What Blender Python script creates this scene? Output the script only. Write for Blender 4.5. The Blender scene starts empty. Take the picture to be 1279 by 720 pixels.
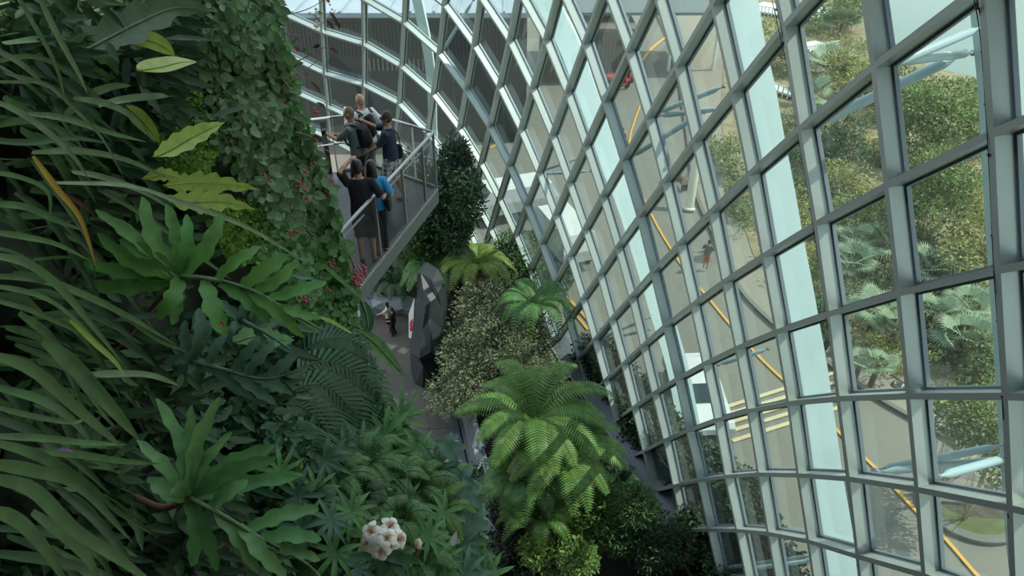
import bpy, math, random
from mathutils import Vector, Matrix
import numpy as np

# ------------------------------------------------------------------ camera, world, sun, exposure
SC = bpy.context.scene
COL = SC.collection
FPX, PITCH, CAMZ = 924.0, math.radians(34.0), 21.0
cam_d = bpy.data.cameras.new('camera'); cam = bpy.data.objects.new('camera', cam_d); COL.objects.link(cam)
cam.location = (0, 0, CAMZ); cam.rotation_euler = (math.radians(90) - PITCH, 0, 0)
cam_d.sensor_width = 36.0; cam_d.lens = 36.0 * FPX / 1279.0; cam_d.clip_start = 0.05; cam_d.clip_end = 900
SC.camera = cam
SUN_DIR = Vector((0.62, 0.10, 0.78)).normalized()
SUN_E, SKY_E, EXPO = 5.9, 2.1, 0.0
SUN_BLOCKERS = [(Vector((3.5, -14, 26.5)), Vector((3.5, 14.5, 26.5)), Vector((8.0, 14.5, 24.0)), Vector((8.0, -14, 24.0))),
         (Vector((8.2, -14, 23.8)), Vector((8.2, 12.0, 23.8)), Vector((13.0, 12.0, 21.6)), Vector((13.0, -14, 21.6)))]  # corners of the unseen sails put in to block the sun
w = bpy.data.worlds.new('sky'); SC.world = w; w.use_nodes = True
nt = w.node_tree; nt.nodes.clear()
wo = nt.nodes.new('ShaderNodeOutputWorld'); bg = nt.nodes.new('ShaderNodeBackground')
tc = nt.nodes.new('ShaderNodeTexCoord'); sp = nt.nodes.new('ShaderNodeSeparateXYZ'); cr = nt.nodes.new('ShaderNodeValToRGB')
nt.links.new(tc.outputs['Generated'], sp.inputs[0]); nt.links.new(sp.outputs['Z'], cr.inputs[0])
cr.color_ramp.elements[0].position = 0.0; cr.color_ramp.elements[0].color = (0.84, 0.89, 0.87, 1)
cr.color_ramp.elements[1].position = 0.7; cr.color_ramp.elements[1].color = (0.60, 0.72, 0.82, 1)
nt.links.new(cr.outputs[0], bg.inputs[0]); bg.inputs[1].default_value = SKY_E; nt.links.new(bg.outputs[0], wo.inputs[0])
sd = bpy.data.lights.new('sun', 'SUN'); sd.energy = SUN_E; sd.angle = math.radians(0.6); sd.color = (1.0, 0.94, 0.82)
sun = bpy.data.objects.new('sun', sd); COL.objects.link(sun); sun.location = (12, -10, 60)
sun.rotation_euler = SUN_DIR.to_track_quat('Z', 'Y').to_euler()
vs = SC.view_settings; SC.display_settings.display_device = 'sRGB'
vs.view_transform = 'Standard'; vs.look = 'None'; vs.gamma = 1.0; vs.exposure = EXPO; vs.use_curve_mapping = False
SC.cycles.max_bounces = 8; SC.cycles.diffuse_bounces = 3; SC.cycles.glossy_bounces = 3
SC.cycles.transparent_max_bounces = 16; SC.cycles.transmission_bounces = 4; SC.cycles.sample_clamp_indirect = 6.0
SC.cycles.caustics_reflective = False; SC.cycles.caustics_refractive = False

# ------------------------------------------------------------------ helpers
ct, st = math.cos(PITCH), math.sin(PITCH)
def ray(px, py):                     # world ray of unit depth through a point of the photograph
    x = (px - 640) / FPX; u = -(py - 360) / FPX
    return Vector((x, ct + u * st, -st + u * ct))
CAM = Vector((0, 0, CAMZ))
def P(px, py, z): return CAM + ray(px, py) * z
def G(px, py, h=0.0):                # where that ray meets the ground (or a level h above it)
    r = ray(px, py); return CAM + r * ((h - CAMZ) / r.z)
def V(*a): return Vector(a)

def srgb(h):
    c = [int(h[i:i + 2], 16) / 255 for i in (0, 2, 4)]
    return tuple((x / 12.92 if x <= .04045 else ((x + .055) / 1.055) ** 2.4) for x in c)
MATS = {}
def mat(name, col, rough=.6, metal=0., var=0., island=0., noise=0., nscale=8., bump=0., trans=0., spec=.5, col2=None, detail=4., hue=0.):
    if name in MATS: return MATS[name]
    m = bpy.data.materials.new(name); m.use_nodes = True; MATS[name] = m
    n = m.node_tree.nodes; l = m.node_tree.links; n.clear()
    out = n.new('ShaderNodeOutputMaterial'); b = n.new('ShaderNodeBsdfPrincipled')
    if isinstance(col, str): col = srgb(col)
    if isinstance(col2, str): col2 = srgb(col2)
    b.inputs['Roughness'].default_value = rough; b.inputs['Metallic'].default_value = metal
    b.inputs['Specular IOR Level'].default_value = spec
    src = None
    rgb = n.new('ShaderNodeRGB'); rgb.outputs[0].default_value = (*col, 1); src = rgb.outputs[0]
    if noise or bump:
        tcn = n.new('ShaderNodeTexCoord'); no = n.new('ShaderNodeTexNoise'); no.inputs['Scale'].default_value = nscale
        no.inputs['Detail'].default_value = detail; l.new(tcn.outputs['Object'], no.inputs['Vector'])
    if noise:
        mx = n.new('ShaderNodeMix'); mx.data_type = 'RGBA'
        c2 = col2 if col2 else tuple(c * .45 for c in col)
        mr = n.new('ShaderNodeMapRange'); mr.inputs[1].default_value = .3; mr.inputs[2].default_value = .7
        mr.inputs[3].default_value = 0; mr.inputs[4].default_value = noise
        l.new(no.outputs['Fac'], mr.inputs[0]); l.new(mr.outputs[0], mx.inputs[0])
        l.new(src, mx.inputs[6]); mx.inputs[7].default_value = (*c2, 1); src = mx.outputs[2]
    if island:
        ge = n.new('ShaderNodeNewGeometry'); hs = n.new('ShaderNodeHueSaturation')
        m1 = n.new('ShaderNodeMapRange'); m1.inputs[3].default_value = 1 - island; m1.inputs[4].default_value = 1 + island
        l.new(ge.outputs['Random Per Island'], m1.inputs[0]); l.new(m1.outputs[0], hs.inputs['Value'])
        m2 = n.new('ShaderNodeMapRange'); m2.inputs[3].default_value = .5 - hue; m2.inputs[4].default_value = .5 + hue
        mm = n.new('ShaderNodeMath'); mm.operation = 'MULTIPLY'; mm.inputs[1].default_value = 7.31
        mf = n.new('ShaderNodeMath'); mf.operation = 'FRACT'
        l.new(ge.outputs['Random Per Island'], mm.inputs[0]); l.new(mm.outputs[0], mf.inputs[0]); l.new(mf.outputs[0], m2.inputs[0])
        l.new(m2.outputs[0], hs.inputs['Hue']); l.new(src, hs.inputs['Color']); src = hs.outputs[0]
    l.new(src, b.inputs['Base Color'])
    if bump:
        bp = n.new('ShaderNodeBump'); bp.inputs['Strength'].default_value = bump; l.new(no.outputs['Fac'], bp.inputs['Height'])
        l.new(bp.outputs[0], b.inputs['Normal'])
    if trans:
        tl = n.new('ShaderNodeBsdfTranslucent'); l.new(src, tl.inputs[0]); ms = n.new('ShaderNodeMixShader'); ms.inputs[0].default_value = trans
        l.new(b.outputs[0], ms.inputs[1]); l.new(tl.outputs[0], ms.inputs[2]); l.new(ms.outputs[0], out.inputs[0])
    else: l.new(b.outputs[0], out.inputs[0])
    return m

class MB:
    """collects faces of one mesh"""
    def __init__(s): s.v = []; s.f = []
    def add(s, vs, fs):
        o = len(s.v); s.v.extend([tuple(p) for p in vs]); s.f.extend([tuple(i + o for i in f) for f in fs])
    def quad(s, a, b, c, d): s.add([a, b, c, d], [(0, 1, 2, 3)])
    def box(s, c, hx, hy, hz, R=None):
        vs = [Vector((x * hx, y * hy, z * hz)) for x in (-1, 1) for y in (-1, 1) for z in (-1, 1)]
        if R is not None: vs = [R @ p for p in vs]
        s.add([p + Vector(c) for p in vs], [(0, 1, 3, 2), (4, 6, 7, 5), (0, 4, 5, 1), (2, 3, 7, 6), (0, 2, 6, 4), (1, 5, 7, 3)])
    def loft(s, rings, close=True, caps=True):
        k = len(rings[0]); vs = [p for r in rings for p in r]; fs = []
        for i in range(len(rings) - 1):
            for j in range(k if close else k - 1):
                j2 = (j + 1) % k; fs.append((i * k + j, i * k + j2, (i + 1) * k + j2, (i + 1) * k + j))
        if caps and close: fs += [tuple(range(k))[::-1], tuple((len(rings) - 1) * k + j for j in range(k))]
        s.add(vs, fs)
    def tube(s, pts, r, n=6, caps=True):
        pts = [Vector(p) for p in pts]; rings = []; up = None
        for i, p in enumerate(pts):
            t = (pts[min(i + 1, len(pts) - 1)] - pts[max(i - 1, 0)]).normalized()
            if up is None: up = t.orthogonal().normalized()
            up = (up - t * up.dot(t)).normalized() if (up - t * up.dot(t)).length > 1e-6 else t.orthogonal().normalized()
            q = t.cross(up); rr = r[i] if isinstance(r, (list, tuple)) else r
            rings.append([p + (up * math.cos(6.28318 * k / n) + q * math.sin(6.28318 * k / n)) * rr for k in range(n)])
        s.loft(rings, True, caps)
    def bar(s, a, b, w, h, up=Vector((0, 0, 1))):
        a = Vector(a); b = Vector(b); t = (b - a).normalized(); q = t.cross(up)
        if q.length < 1e-4: q = t.orthogonal()
        q.normalize(); u = q.cross(t)
        s.loft([[p + q * (sx * w / 2) + u * (sy * h / 2) for sx, sy in ((-1, -1), (1, -1), (1, 1), (-1, 1))] for p in (a, b)])
    def prism(s, pts, h, up=Vector((0, 0, 1))):
        n = len(pts); pts = [Vector(p) for p in pts]
        s.add(pts + [p + up * h for p in pts], [tuple(range(n))[::-1], tuple(range(n, 2 * n))] + [(i, (i + 1) % n, (i + 1) % n + n, i + n) for i in range(n)])
    def ball(s, c, r, n=6, m=8):
        r = Vector(r) if not isinstance(r, (int, float)) else Vector((r, r, r)); c = Vector(c)
        rings = []
        for i in range(1, n):
            a = math.pi * i / n
            rings.append([c + Vector((r.x * math.sin(a) * math.cos(6.28318 * j / m), r.y * math.sin(a) * math.sin(6.28318 * j / m), -r.z * math.cos(a))) for j in range(m)])
        s.loft(rings)
    def build(s, name, m, parent=None, smooth=False, origin=None):
        me = bpy.data.meshes.new(name); o0 = Vector((0, 0, 0))
        if parent is None and origin is not None: o0 = Vector(origin)
        elif parent is not None: o0 = Vector(parent.get('_o', (0, 0, 0)))
        me.from_pydata([(p[0] - o0.x, p[1] - o0.y, p[2] - o0.z) for p in s.v], [], s.f)
        if m is not None: me.materials.append(MATS[m] if isinstance(m, str) else m)
        if smooth: me.polygons.foreach_set('use_smooth', [True] * len(me.polygons))
        me.update(); o = bpy.data.objects.new(name, me); COL.objects.link(o)
        if parent is not None: o.parent = parent; o['_o'] = tuple(o0)
        elif origin is not None: o.location = o0; o['_o'] = tuple(o0)
        return o
def tag(o, label=None, cat=None, group=None, kind=None):
    if label: o['label'] = label
    if cat: o['category'] = cat
    if group: o['group'] = group
    if kind: o['kind'] = kind
    return o
def thing(name, label, cat, loc=(0, 0, 0), group=None, kind=None):
    o = bpy.data.objects.new(name, None); COL.objects.link(o); o.location = loc; o['_o'] = tuple(loc); o.empty_display_size = .1
    return tag(o, label, cat, group, kind)
def bez(pts, n):                     # Catmull-Rom through the points
    pts = [Vector(p) for p in pts]; pts = [pts[0] * 2 - pts[1]] + pts + [pts[-1] * 2 - pts[-2]]; out = []
    m = len(pts) - 3
    for k in range(n + 1):
        t = k / n * m; i = min(int(t), m - 1); t -= i; a, b, c, d = pts[i:i + 4]
        out.append(.5 * ((2 * b) + (-a + c) * t + (2 * a - 5 * b + 4 * c - d) * t * t + (-a + 3 * b - 3 * c + d) * t ** 3))
    return out
def bezpx(pl, z0, z1, n, sag=0.):
    q = bez([Vector((x, y, 0)) for x, y in pl], n)
    return [P(p.x, p.y, z0 + (z1 - z0) * i / n - sag * math.sin(math.pi * i / n)) for i, p in enumerate(q)]

# ------------------------------------------------------------------ materials of the building and the ground outside
mat('steel', (.43, .49, .47), .38, .35, noise=.25, nscale=1.5, col2=(.36, .42, .40), spec=.5)
mat('steel_frame', (.22, .27, .31), .45, .3)
mat('gasket', (.03, .035, .04), .6)
mat('arch_paint', (.56, .71, .71), .4, noise=.15, nscale=.6, col2=(.5, .66, .67))
mat('strut_paint', (.36, .50, .54), .35)
mat('asphalt', (.185, .180, .150), .85, noise=.5, nscale=.35, col2=(.155, .152, .130), bump=.1, detail=8.)
mat('pavement', (.26, .235, .18), .85, noise=.5, nscale=2.5, col2=(.20, .185, .15), bump=.1)
mat('kerb', (.15, .15, .135), .8, noise=.3, nscale=4)
mat('sand', (.32, .25, .15), .95, noise=.9, nscale=1.3, col2=(.12, .13, .06), bump=.3, detail=8.)
mat('water', (.10, .17, .145), .12, noise=.3, nscale=1.2, col2=(.13, .21, .18), bump=.5)
mat('yellow_line', (.62, .33, .05), .7); mat('cream_line', (.55, .46, .26), .7); mat('white_paint', (.60, .62, .61), .5)
mat('lawn', (.10, .13, .04), .9, noise=.6, nscale=3)
mat('girder', (.17, .20, .23), .5, noise=.3, nscale=1)
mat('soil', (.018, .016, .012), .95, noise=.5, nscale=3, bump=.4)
mat('path_stone', (.075, .068, .058), .75, noise=.8, nscale=.9, col2=(.115, .10, .085), bump=.15, detail=8.)
mat('kerb_blue', (.07, .085, .10), .6, noise=.3, nscale=2)
mat('dark_wall', (.014, .020, .022), .5, noise=.5, nscale=.5); mat('dark_louver', (.03, .038, .04), .4)
mat('roof_metal', (.34, .40, .47), .35, .2, noise=.2, nscale=.4)
mat('brown_wall', (.14, .11, .09), .7, noise=.3, nscale=1)
mat('pale_column', (.62, .68, .66), .6)
g = bpy.data.materials.new('glass'); g.use_nodes = True; MATS['glass'] = g
n = g.node_tree.nodes; l = g.node_tree.links; n.clear()
out = n.new('ShaderNodeOutputMaterial'); tr = n.new('ShaderNodeBsdfTransparent'); tr.inputs[0].default_value = (.76, .87, .83, 1)
gl = n.new('ShaderNodeBsdfGlossy'); gl.inputs['Roughness'].default_value = .02; gl.inputs['Color'].default_value = (.85, .95, .95, 1)
df = n.new('ShaderNodeBsdfDiffuse'); df.inputs[0].default_value = (.55, .62, .58, 1)
lw = n.new('ShaderNodeLayerWeight'); lw.inputs[0].default_value = .5
pw = n.new('ShaderNodeMath'); pw.operation = 'POWER'; pw.inputs[1].default_value = 3.6; l.new(lw.outputs['Facing'], pw.inputs[0])
ma = n.new('ShaderNodeMath'); ma.operation = 'MULTIPLY_ADD'; ma.inputs[1].default_value = .80; ma.inputs[2].default_value = .04; l.new(pw.outputs[0], ma.inputs[0])
tz = n.new('ShaderNodeBsdfTranslucent'); tz.inputs[0].default_value = (.62, .70, .66, 1); md_ = n.new('ShaderNodeMixShader'); md_.inputs[0].default_value = .6; l.new(df.outputs[0], md_.inputs[1]); l.new(tz.outputs[0], md_.inputs[2])   # pale veil mixed into the panes to imitate haze
m1 = n.new('ShaderNodeMixShader'); m1.inputs[0].default_value = .04; l.new(tr.outputs[0], m1.inputs[1]); l.new(md_.outputs[0], m1.inputs[2])
tm = n.new('ShaderNodeMix'); tm.data_type = 'RGBA'; tm.inputs[6].default_value = (.79, .885, .85, 1); tm.inputs[7].default_value = (.22, .33, .31, 1)
pt = n.new('ShaderNodeMath'); pt.operation = 'POWER'; pt.inputs[1].default_value = 2.2; l.new(lw.outputs['Facing'], pt.inputs[0]); l.new(pt.outputs[0], tm.inputs[0]); l.new(tm.outputs[2], tr.inputs[0])
m2 = n.new('ShaderNodeMixShader'); l.new(ma.outputs[0], m2.inputs[0]); l.new(m1.outputs[0], m2.inputs[1]); l.new(gl.outputs[0], m2.inputs[2]); l.new(m2.outputs[0], out.inputs[0])

# ------------------------------------------------------------------ the glazed shell
NODE_TABLE={-1:'-12,-17.69,42.07,5.78 -11,-15.02,41.52,5.43 -10,-12.65,40.88,4.90 -9,-10.55,40.16,4.21 -8,-8.67,39.39,3.44 -7,-7.01,38.55,2.56 -6,-5.57,37.62,1.54 -5,-4.31,36.63,0.45 -4,-3.21,35.62,-0.70',
0:'-12,-17.07,40.53,8.38 -11,-14.41,40.00,8.02 -10,-12.10,39.34,7.37 -9,-10.02,38.67,6.67 -8,-8.09,38.00,6.01 -7,-6.38,37.26,5.23 -6,-4.91,36.34,4.22 -5,-3.67,35.29,3.02 -4,-2.57,34.27,1.84 -3,-1.70,33.28,0.56 -2,-0.93,32.26,-0.71',
1:'-12,-16.51,38.93,10.89 -11,-13.86,38.42,10.51 -10,-11.59,37.74,9.78 -9,-9.52,37.07,9.00 -8,-7.52,36.59,8.57 -7,-5.74,35.92,7.87 -6,-4.32,34.92,6.73 -5,-3.09,33.93,5.52 -4,-2.06,32.93,4.23 -3,-1.18,31.93,2.96 -2,-0.41,30.92,1.67 -1,0.25,29.91,0.35 0,0.87,28.91,-0.91',
2:'-12,-15.99,37.27,13.32 -11,-13.33,36.79,12.95 -10,-11.04,36.13,12.26 -9,-8.92,35.40,11.52 -8,-6.97,34.97,11.06 -7,-5.22,34.29,10.24 -6,-3.75,33.48,9.22 -5,-2.53,32.51,7.94 -4,-1.54,31.54,6.66 -3,-0.69,30.54,5.33 -2,0.07,29.55,3.99 -1,0.73,28.56,2.66 0,1.32,27.58,1.34 1,1.86,26.61,0.05 2,2.34,25.63,-1.22',
3:'-12,-15.52,35.55,15.64 -11,-12.84,35.13,15.32 -10,-10.50,34.54,14.73 -9,-8.37,33.98,14.13 -8,-6.47,33.36,13.47 -7,-4.71,32.73,12.63 -6,-3.21,31.93,11.55 -5,-2.05,31.00,10.28 -4,-1.04,30.07,8.98 -3,-0.21,29.09,7.62 -2,0.52,28.12,6.25 -1,1.17,27.17,4.90 0,1.76,26.23,3.58 1,2.31,25.28,2.24 2,2.77,24.33,0.94 3,3.20,23.35,-0.33 4,3.63,22.42,-1.53',
4:'-12,-15.09,33.77,17.87 -11,-12.40,33.40,17.59 -10,-10.00,32.93,17.10 -9,-7.89,32.36,16.48 -8,-5.96,31.78,15.77 -7,-4.25,31.13,14.88 -6,-2.74,30.44,13.91 -5,-1.58,29.53,12.60 -4,-0.59,28.60,11.26 -3,0.25,27.62,9.86 -2,0.97,26.66,8.46 -1,1.61,25.72,7.07 0,2.18,24.81,5.74 1,2.70,23.86,4.35 2,3.17,22.94,3.03 3,3.59,22.03,1.73 4,4.02,21.10,0.48 5,4.39,20.19,-0.70',
5:'-12,-14.71,31.91,19.99 -11,-12.00,31.60,19.74 -10,-9.60,31.18,19.28 -9,-7.47,30.67,18.65 -8,-5.57,30.09,17.89 -7,-3.85,29.49,17.06 -6,-2.39,28.77,16.01 -5,-1.21,27.93,14.76 -4,-0.17,27.09,13.45 -3,0.65,26.14,12.03 -2,1.36,25.20,10.62 -1,1.97,24.26,9.20 0,2.55,23.33,7.79 1,3.09,22.42,6.43 2,3.52,21.53,5.08 3,3.96,20.63,3.74 4,4.34,19.74,2.45 5,4.72,18.83,1.18 6,5.07,17.98,0.05 7,5.45,17.16,-1.02',
6:'-12,-14.36,30.00,22.01 -11,-11.65,29.73,21.78 -10,-9.24,29.36,21.35 -9,-7.10,28.89,20.73 -8,-5.22,28.34,19.95 -7,-3.56,27.72,19.04 -6,-2.12,27.04,18.00 -5,-0.86,26.30,16.83 -4,0.15,25.47,15.51 -3,1.03,24.65,14.16 -2,1.73,23.72,12.72 -1,2.34,22.79,11.27 0,2.90,21.88,9.85 1,3.41,20.98,8.44 2,3.87,20.09,7.06 3,4.26,19.22,5.70 4,4.64,18.36,4.38 5,5.02,17.50,3.09 6,5.33,16.63,1.86 7,5.63,15.77,0.69 8,5.93,14.91,-0.46',
7:'-12,-14.06,28.01,23.92 -11,-11.34,27.80,23.72 -10,-8.92,27.47,23.31 -9,-6.78,27.05,22.72 -8,-4.89,26.54,21.95 -7,-3.24,25.96,21.04 -6,-1.81,25.30,19.98 -5,-0.58,24.59,18.82 -4,0.47,23.84,17.53 -3,1.33,23.02,16.16 -2,2.09,22.20,14.75 -1,2.69,21.29,13.29 0,3.24,20.39,11.83 1,3.74,19.51,10.40 2,4.16,18.64,8.98 3,4.55,17.79,7.60 4,4.93,16.95,6.24 5,5.27,16.11,4.91 6,5.62,15.29,3.64 7,5.93,14.46,2.40 8,6.25,13.63,1.17 9,6.56,12.81,-0.04 10,6.87,12.00,-1.24',
8:'-8,-4.60,24.68,23.86 -7,-2.94,24.14,22.96 -6,-1.51,23.53,21.92 -5,-0.28,22.86,20.76 -4,0.77,22.13,19.49 -3,1.64,21.37,18.10 -2,2.38,20.56,16.68 -1,3.02,19.74,15.22 0,3.56,18.86,13.73 1,4.02,17.99,12.27 2,4.44,17.15,10.83 3,4.83,16.32,9.42 4,5.19,15.51,8.04 5,5.54,14.72,6.70 6,5.84,13.92,5.36 7,6.17,13.13,4.09 8,6.48,12.35,2.82 9,6.80,11.58,1.57 10,7.11,10.82,0.33 11,7.42,10.07,-0.89',
9:'-6,-1.24,21.70,23.76 -5,-0.01,21.07,22.61 -4,1.04,20.39,21.35 -3,1.93,19.66,20.00 -2,2.65,18.90,18.55 -1,3.28,18.09,17.09 0,3.82,17.29,15.61 1,4.26,16.44,14.10 2,4.69,15.62,12.63 3,5.05,14.81,11.18 4,5.41,14.03,9.77 5,5.75,13.28,8.41 6,6.05,12.51,7.03 7,6.33,11.77,5.72 8,6.62,11.03,4.42 9,6.89,10.31,3.13 10,7.17,9.59,1.86 11,7.44,8.88,0.60 12,7.71,8.18,-0.64',
10:'-4,1.29,18.59,23.12 -3,2.18,17.90,21.78 -2,2.92,17.18,20.36 -1,3.52,16.42,18.88 0,4.04,15.65,17.39 1,4.49,14.83,15.85 2,4.89,14.04,14.37 3,5.25,13.25,12.87 4,5.60,12.50,11.44 5,5.93,11.79,10.05 6,6.21,11.05,8.63 7,6.50,10.36,7.29 8,6.78,9.67,5.97 9,7.05,8.99,4.65 10,7.33,8.31,3.35 11,7.60,7.64,2.06 12,7.87,6.98,0.79 13,8.13,6.33,-0.48',
11:'-3,2.40,16.10,23.46 -2,3.14,15.41,22.05 -1,3.75,14.70,20.58 0,4.26,13.96,19.08 1,4.71,13.21,17.58 2,5.07,12.42,16.02 3,5.45,11.67,14.52 4,5.77,10.94,13.04 5,6.06,10.24,11.61 6,6.35,9.56,10.20 7,6.62,8.88,8.79 8,6.90,8.21,7.40 9,7.16,7.54,6.02 10,7.43,6.88,4.65 11,7.70,6.23,3.29 12,7.96,5.58,1.95 13,8.22,4.94,0.63 14,8.47,4.30,-0.69',
12:'-2,3.34,13.60,23.65 -1,3.96,12.93,22.19 0,4.46,12.23,20.69 1,4.90,11.51,19.16 2,5.29,10.81,17.63 3,5.61,10.06,16.07 4,5.92,9.36,14.59 5,6.21,8.67,13.10 6,6.49,8.03,11.68 7,6.75,7.42,10.30 8,7.01,6.82,8.94 9,7.26,6.22,7.59 10,7.52,5.63,6.25 11,7.77,5.04,4.93 12,8.01,4.46,3.61 13,8.26,3.89,2.32 14,8.50,3.32,1.03',
13:'-1,4.13,11.11,23.70 0,4.65,10.46,22.20 1,5.08,9.79,20.67 2,5.46,9.11,19.11 3,5.80,8.47,17.54 4,6.06,7.78,16.02 5,6.34,7.11,14.52 6,6.60,6.50,13.09 7,6.85,5.89,11.68 8,7.10,5.29,10.28 9,7.35,4.70,8.90 10,7.59,4.11,7.53 11,7.84,3.53,6.17 12,8.08,2.95,4.83 13,8.31,2.38,3.50 14,8.55,1.82,2.18',
14:'0,4.80,8.63,23.62 1,5.23,8.01,22.09 2,5.60,7.38,20.53 3,5.92,6.75,18.96 4,6.19,6.12,17.42 5,6.46,5.50,15.92 6,6.73,4.91,14.46 7,6.99,4.33,13.03 8,7.26,3.76,11.60 9,7.52,3.19,10.19 10,7.78,2.63,8.80 11,8.04,2.07,7.41 12,8.29,1.52,6.05 13,8.54,0.97,4.69 14,8.79,0.43,3.35',
15:'1,5.38,6.23,23.50 2,5.75,5.66,21.94 3,6.04,5.04,20.39 4,6.33,4.46,18.83 5,6.57,3.89,17.32 6,6.85,3.33,15.84 7,7.14,2.78,14.37 8,7.42,2.23,12.92 9,7.69,1.68,11.49 10,7.97,1.15,10.06 11,8.24,0.61,8.66 12,8.51,0.09,7.26 13,8.77,-0.44,5.88 14,9.03,-0.95,4.52',
16:'2,5.90,3.93,23.35 3,6.16,3.32,21.82 4,6.47,2.80,20.24 5,6.68,2.28,18.72 6,6.98,1.75,17.21 7,7.28,1.22,15.72 8,7.57,0.70,14.24 9,7.86,0.18,12.78 10,8.15,-0.34,11.33 11,8.44,-0.84,9.90 12,8.72,-1.35,8.48 13,9.00,-1.84,7.07 14,9.28,-2.34,5.68'}

ND = {}
for a, row in NODE_TABLE.items():
    for e in row.split():
        b, x, y, z = e.split(','); ND[(a, int(b))] = Vector((float(x), float(y), float(z)))
def nnorm(a, b):
    def d(k1, k2): return ND[k2] - ND[k1]
    pa = [(a, b - 1), (a, b + 1)]; pb = [(a - 1, b), (a + 1, b)]
    pa = [k if k in ND else (a, b) for k in pa]; pb = [k if k in ND else (a, b) for k in pb]
    ta, tb = d(*pa), d(*pb)
    if ta.length < 1e-6 or tb.length < 1e-6: return None
    q = ta.cross(tb)
    if q.length < 1e-5: return None
    q.normalize()
    return q if q.dot(ND[(a, b)] - Vector((-6, ND[(a, b)].y * .5, 8))) > 0 else -q
NN = {k: nnorm(*k) for k in ND}
NN = {k: v for k, v in NN.items() if v is not None}
for k in ND:                                    # borders take the normal of the nearest inner node
    if k not in NN: NN[k] = NN[min(NN, key=lambda q: (ND[q] - ND[k]).length)]
shell = thing('wall_right', 'curved glasshouse wall of grey steel lattice ribs and greenish glass', None, (0, 0, 0), kind='structure')
def rib(keys, name, w=.055):
    m = MB(); fr = MB()
    for k1, k2 in zip(keys, keys[1:]):
        p, q = ND[k1], ND[k2]; np_, nq = NN[k1], NN[k2]
        if p.z < 0 and q.z < 0: continue
        if p.z < .1: p, q, np_, nq = q, p, nq, np_
        if q.z < .1: q = p + (q - p) * ((p.z - .1) / (p.z - q.z))
        t = (q - p).normalized()
        for mb, hw, d0, d1 in ((m, w, 0, .265), (fr, w + .04, .26, .335)):
            rings = []
            for c, nn in ((p, np_), (q, nq)):
                s_ = t.cross(nn).normalized(); nn = s_.cross(t).normalized()
                if nn.dot(np_) < 0: nn = -nn
                rings.append([c - s_ * hw + nn * d0, c + s_ * hw + nn * d0, c + s_ * hw + nn * d1, c - s_ * hw + nn * d1])
            mb.loft(rings)
    if not m.v: return
    o = m.build(name, 'steel', shell); fr.build('glazing_frame', 'steel_frame', o)
for a in range(-1, 17):
    rib([(a, b) for b in range(-12, 15) if (a, b) in ND], 'rib')
for b in range(-12, 15):
    ks = [(a, b) for a in range(-1, 17) if (a, b) in ND]
    if len(ks) > 1: rib(ks, 'cross_rib', .05)
panes = []
for (a, b) in ND:
    ks = [(a, b), (a + 1, b), (a + 1, b + 1), (a, b + 1)]
    if not all(k in ND for k in ks): continue
    if sum(ND[k].z < .1 for k in ks) > 2: continue
    panes.append((sum((ND[k] - CAM).length for k in ks), ks))
panes.sort(key=lambda e: e[0])
rest = MB()
for i, (_, ks) in enumerate(panes):
    qs = [ND[k] + NN[k] * .305 for k in ks]
    if i < 99:
        mb = MB(); mb.quad(*qs); mb.build('glass_pane', 'glass', shell)
    else: rest.quad(*qs)
o = rest.build('glass_pane', 'glass', shell); o['kind'] = 'stuff'

# base girder: follows the foot of the shell
foot = [G(600, 318), G(648, 372), G(697, 449), G(745, 521), G(773, 564), G(817, 641), G(862, 720), G(905, 800)]
foot = bez(foot, 28)
mg = MB(); rings = []
for i, p in enumerate(foot):
    t = (foot[min(i + 1, 28)] - foot[max(i - 1, 0)]).normalized(); o_ = Vector((t.y, -t.x, 0)); o_ = o_ if o_.x > 0 else -o_
    rings.append([p + V(0, 0, -.6), p + V(0, 0, .12), p + o_ * .06 + V(0, 0, .16), p + o_ * .75 + V(0, 0, .42), p + o_ * .95 + V(0, 0, .42), p + o_ * .95 + V(0, 0, -.6)])
mg.loft(rings); o = mg.build('trim_1', 'girder'); o['kind'] = 'structure'
me = MB(); me.loft([[p + V(-.05, 0, .05), p + V(.01, 0, .05), p + V(.01, 0, .17), p + V(-.05, 0, .17)] for p in foot]); o = me.build('trim_2', 'steel'); o['kind'] = 'structure'

# ------------------------------------------------------------------ arches outside
def shell_z(px, py):
    best = 0; sw = 0
    for k, p in ND.items():
        q = p - CAM; zc = q.y * ct - q.z * st
        if zc < 1: continue
        u = q.y * st + q.z * ct; x = 640 + FPX * q.x / zc; y = 360 - FPX * u / zc
        wgt = 1 / ((x - px) ** 2 + (y - py) ** 2 + 60) ** 2; best += zc * wgt; sw += wgt
    return best / sw
def arch(pl, off, rad, dep, label):
    q = bez([V(x, y, 0) for x, y in pl], 36)
    zs = [shell_z(p.x, p.y) + off for p in q]; ii = np.arange(37); zz = np.polyval(np.polyfit(ii, zs, 3), ii)
    pts = [P(p.x, p.y, float(zz[i])) for i, p in enumerate(q)]
    while pts[-1].z > 0: pts.append(pts[-1] + (pts[-1] - pts[-2]))
    m = MB(); rings = []
    for i, p in enumerate(pts):
        t = (pts[min(i + 1, len(pts) - 1)] - pts[max(i - 1, 0)]).normalized()
        r = V(1, .15, 0); r = (r - t * r.dot(t)).normalized(); d = V(0, 1, 0); d = (d - t * d.dot(t)).normalized()
        k = 1.0 - .0 * i
        rings.append([p, p + r * rad * k, p + r * rad * k + d * dep, p + d * dep])
    m.loft(rings); return tag(m.build('steel_arch', 'arch_paint'), label, 'arch', 'white steel arches outside the glass'), pts
AR = []
AR.append(arch([(500, -60), (515, 0), (528, 60), (534, 110), (536, 165), (541, 230), (548, 280)], 5.5, .45, .5, 'slim pale steel arch farthest away, behind the lattice at the end of the dome'))
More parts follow.
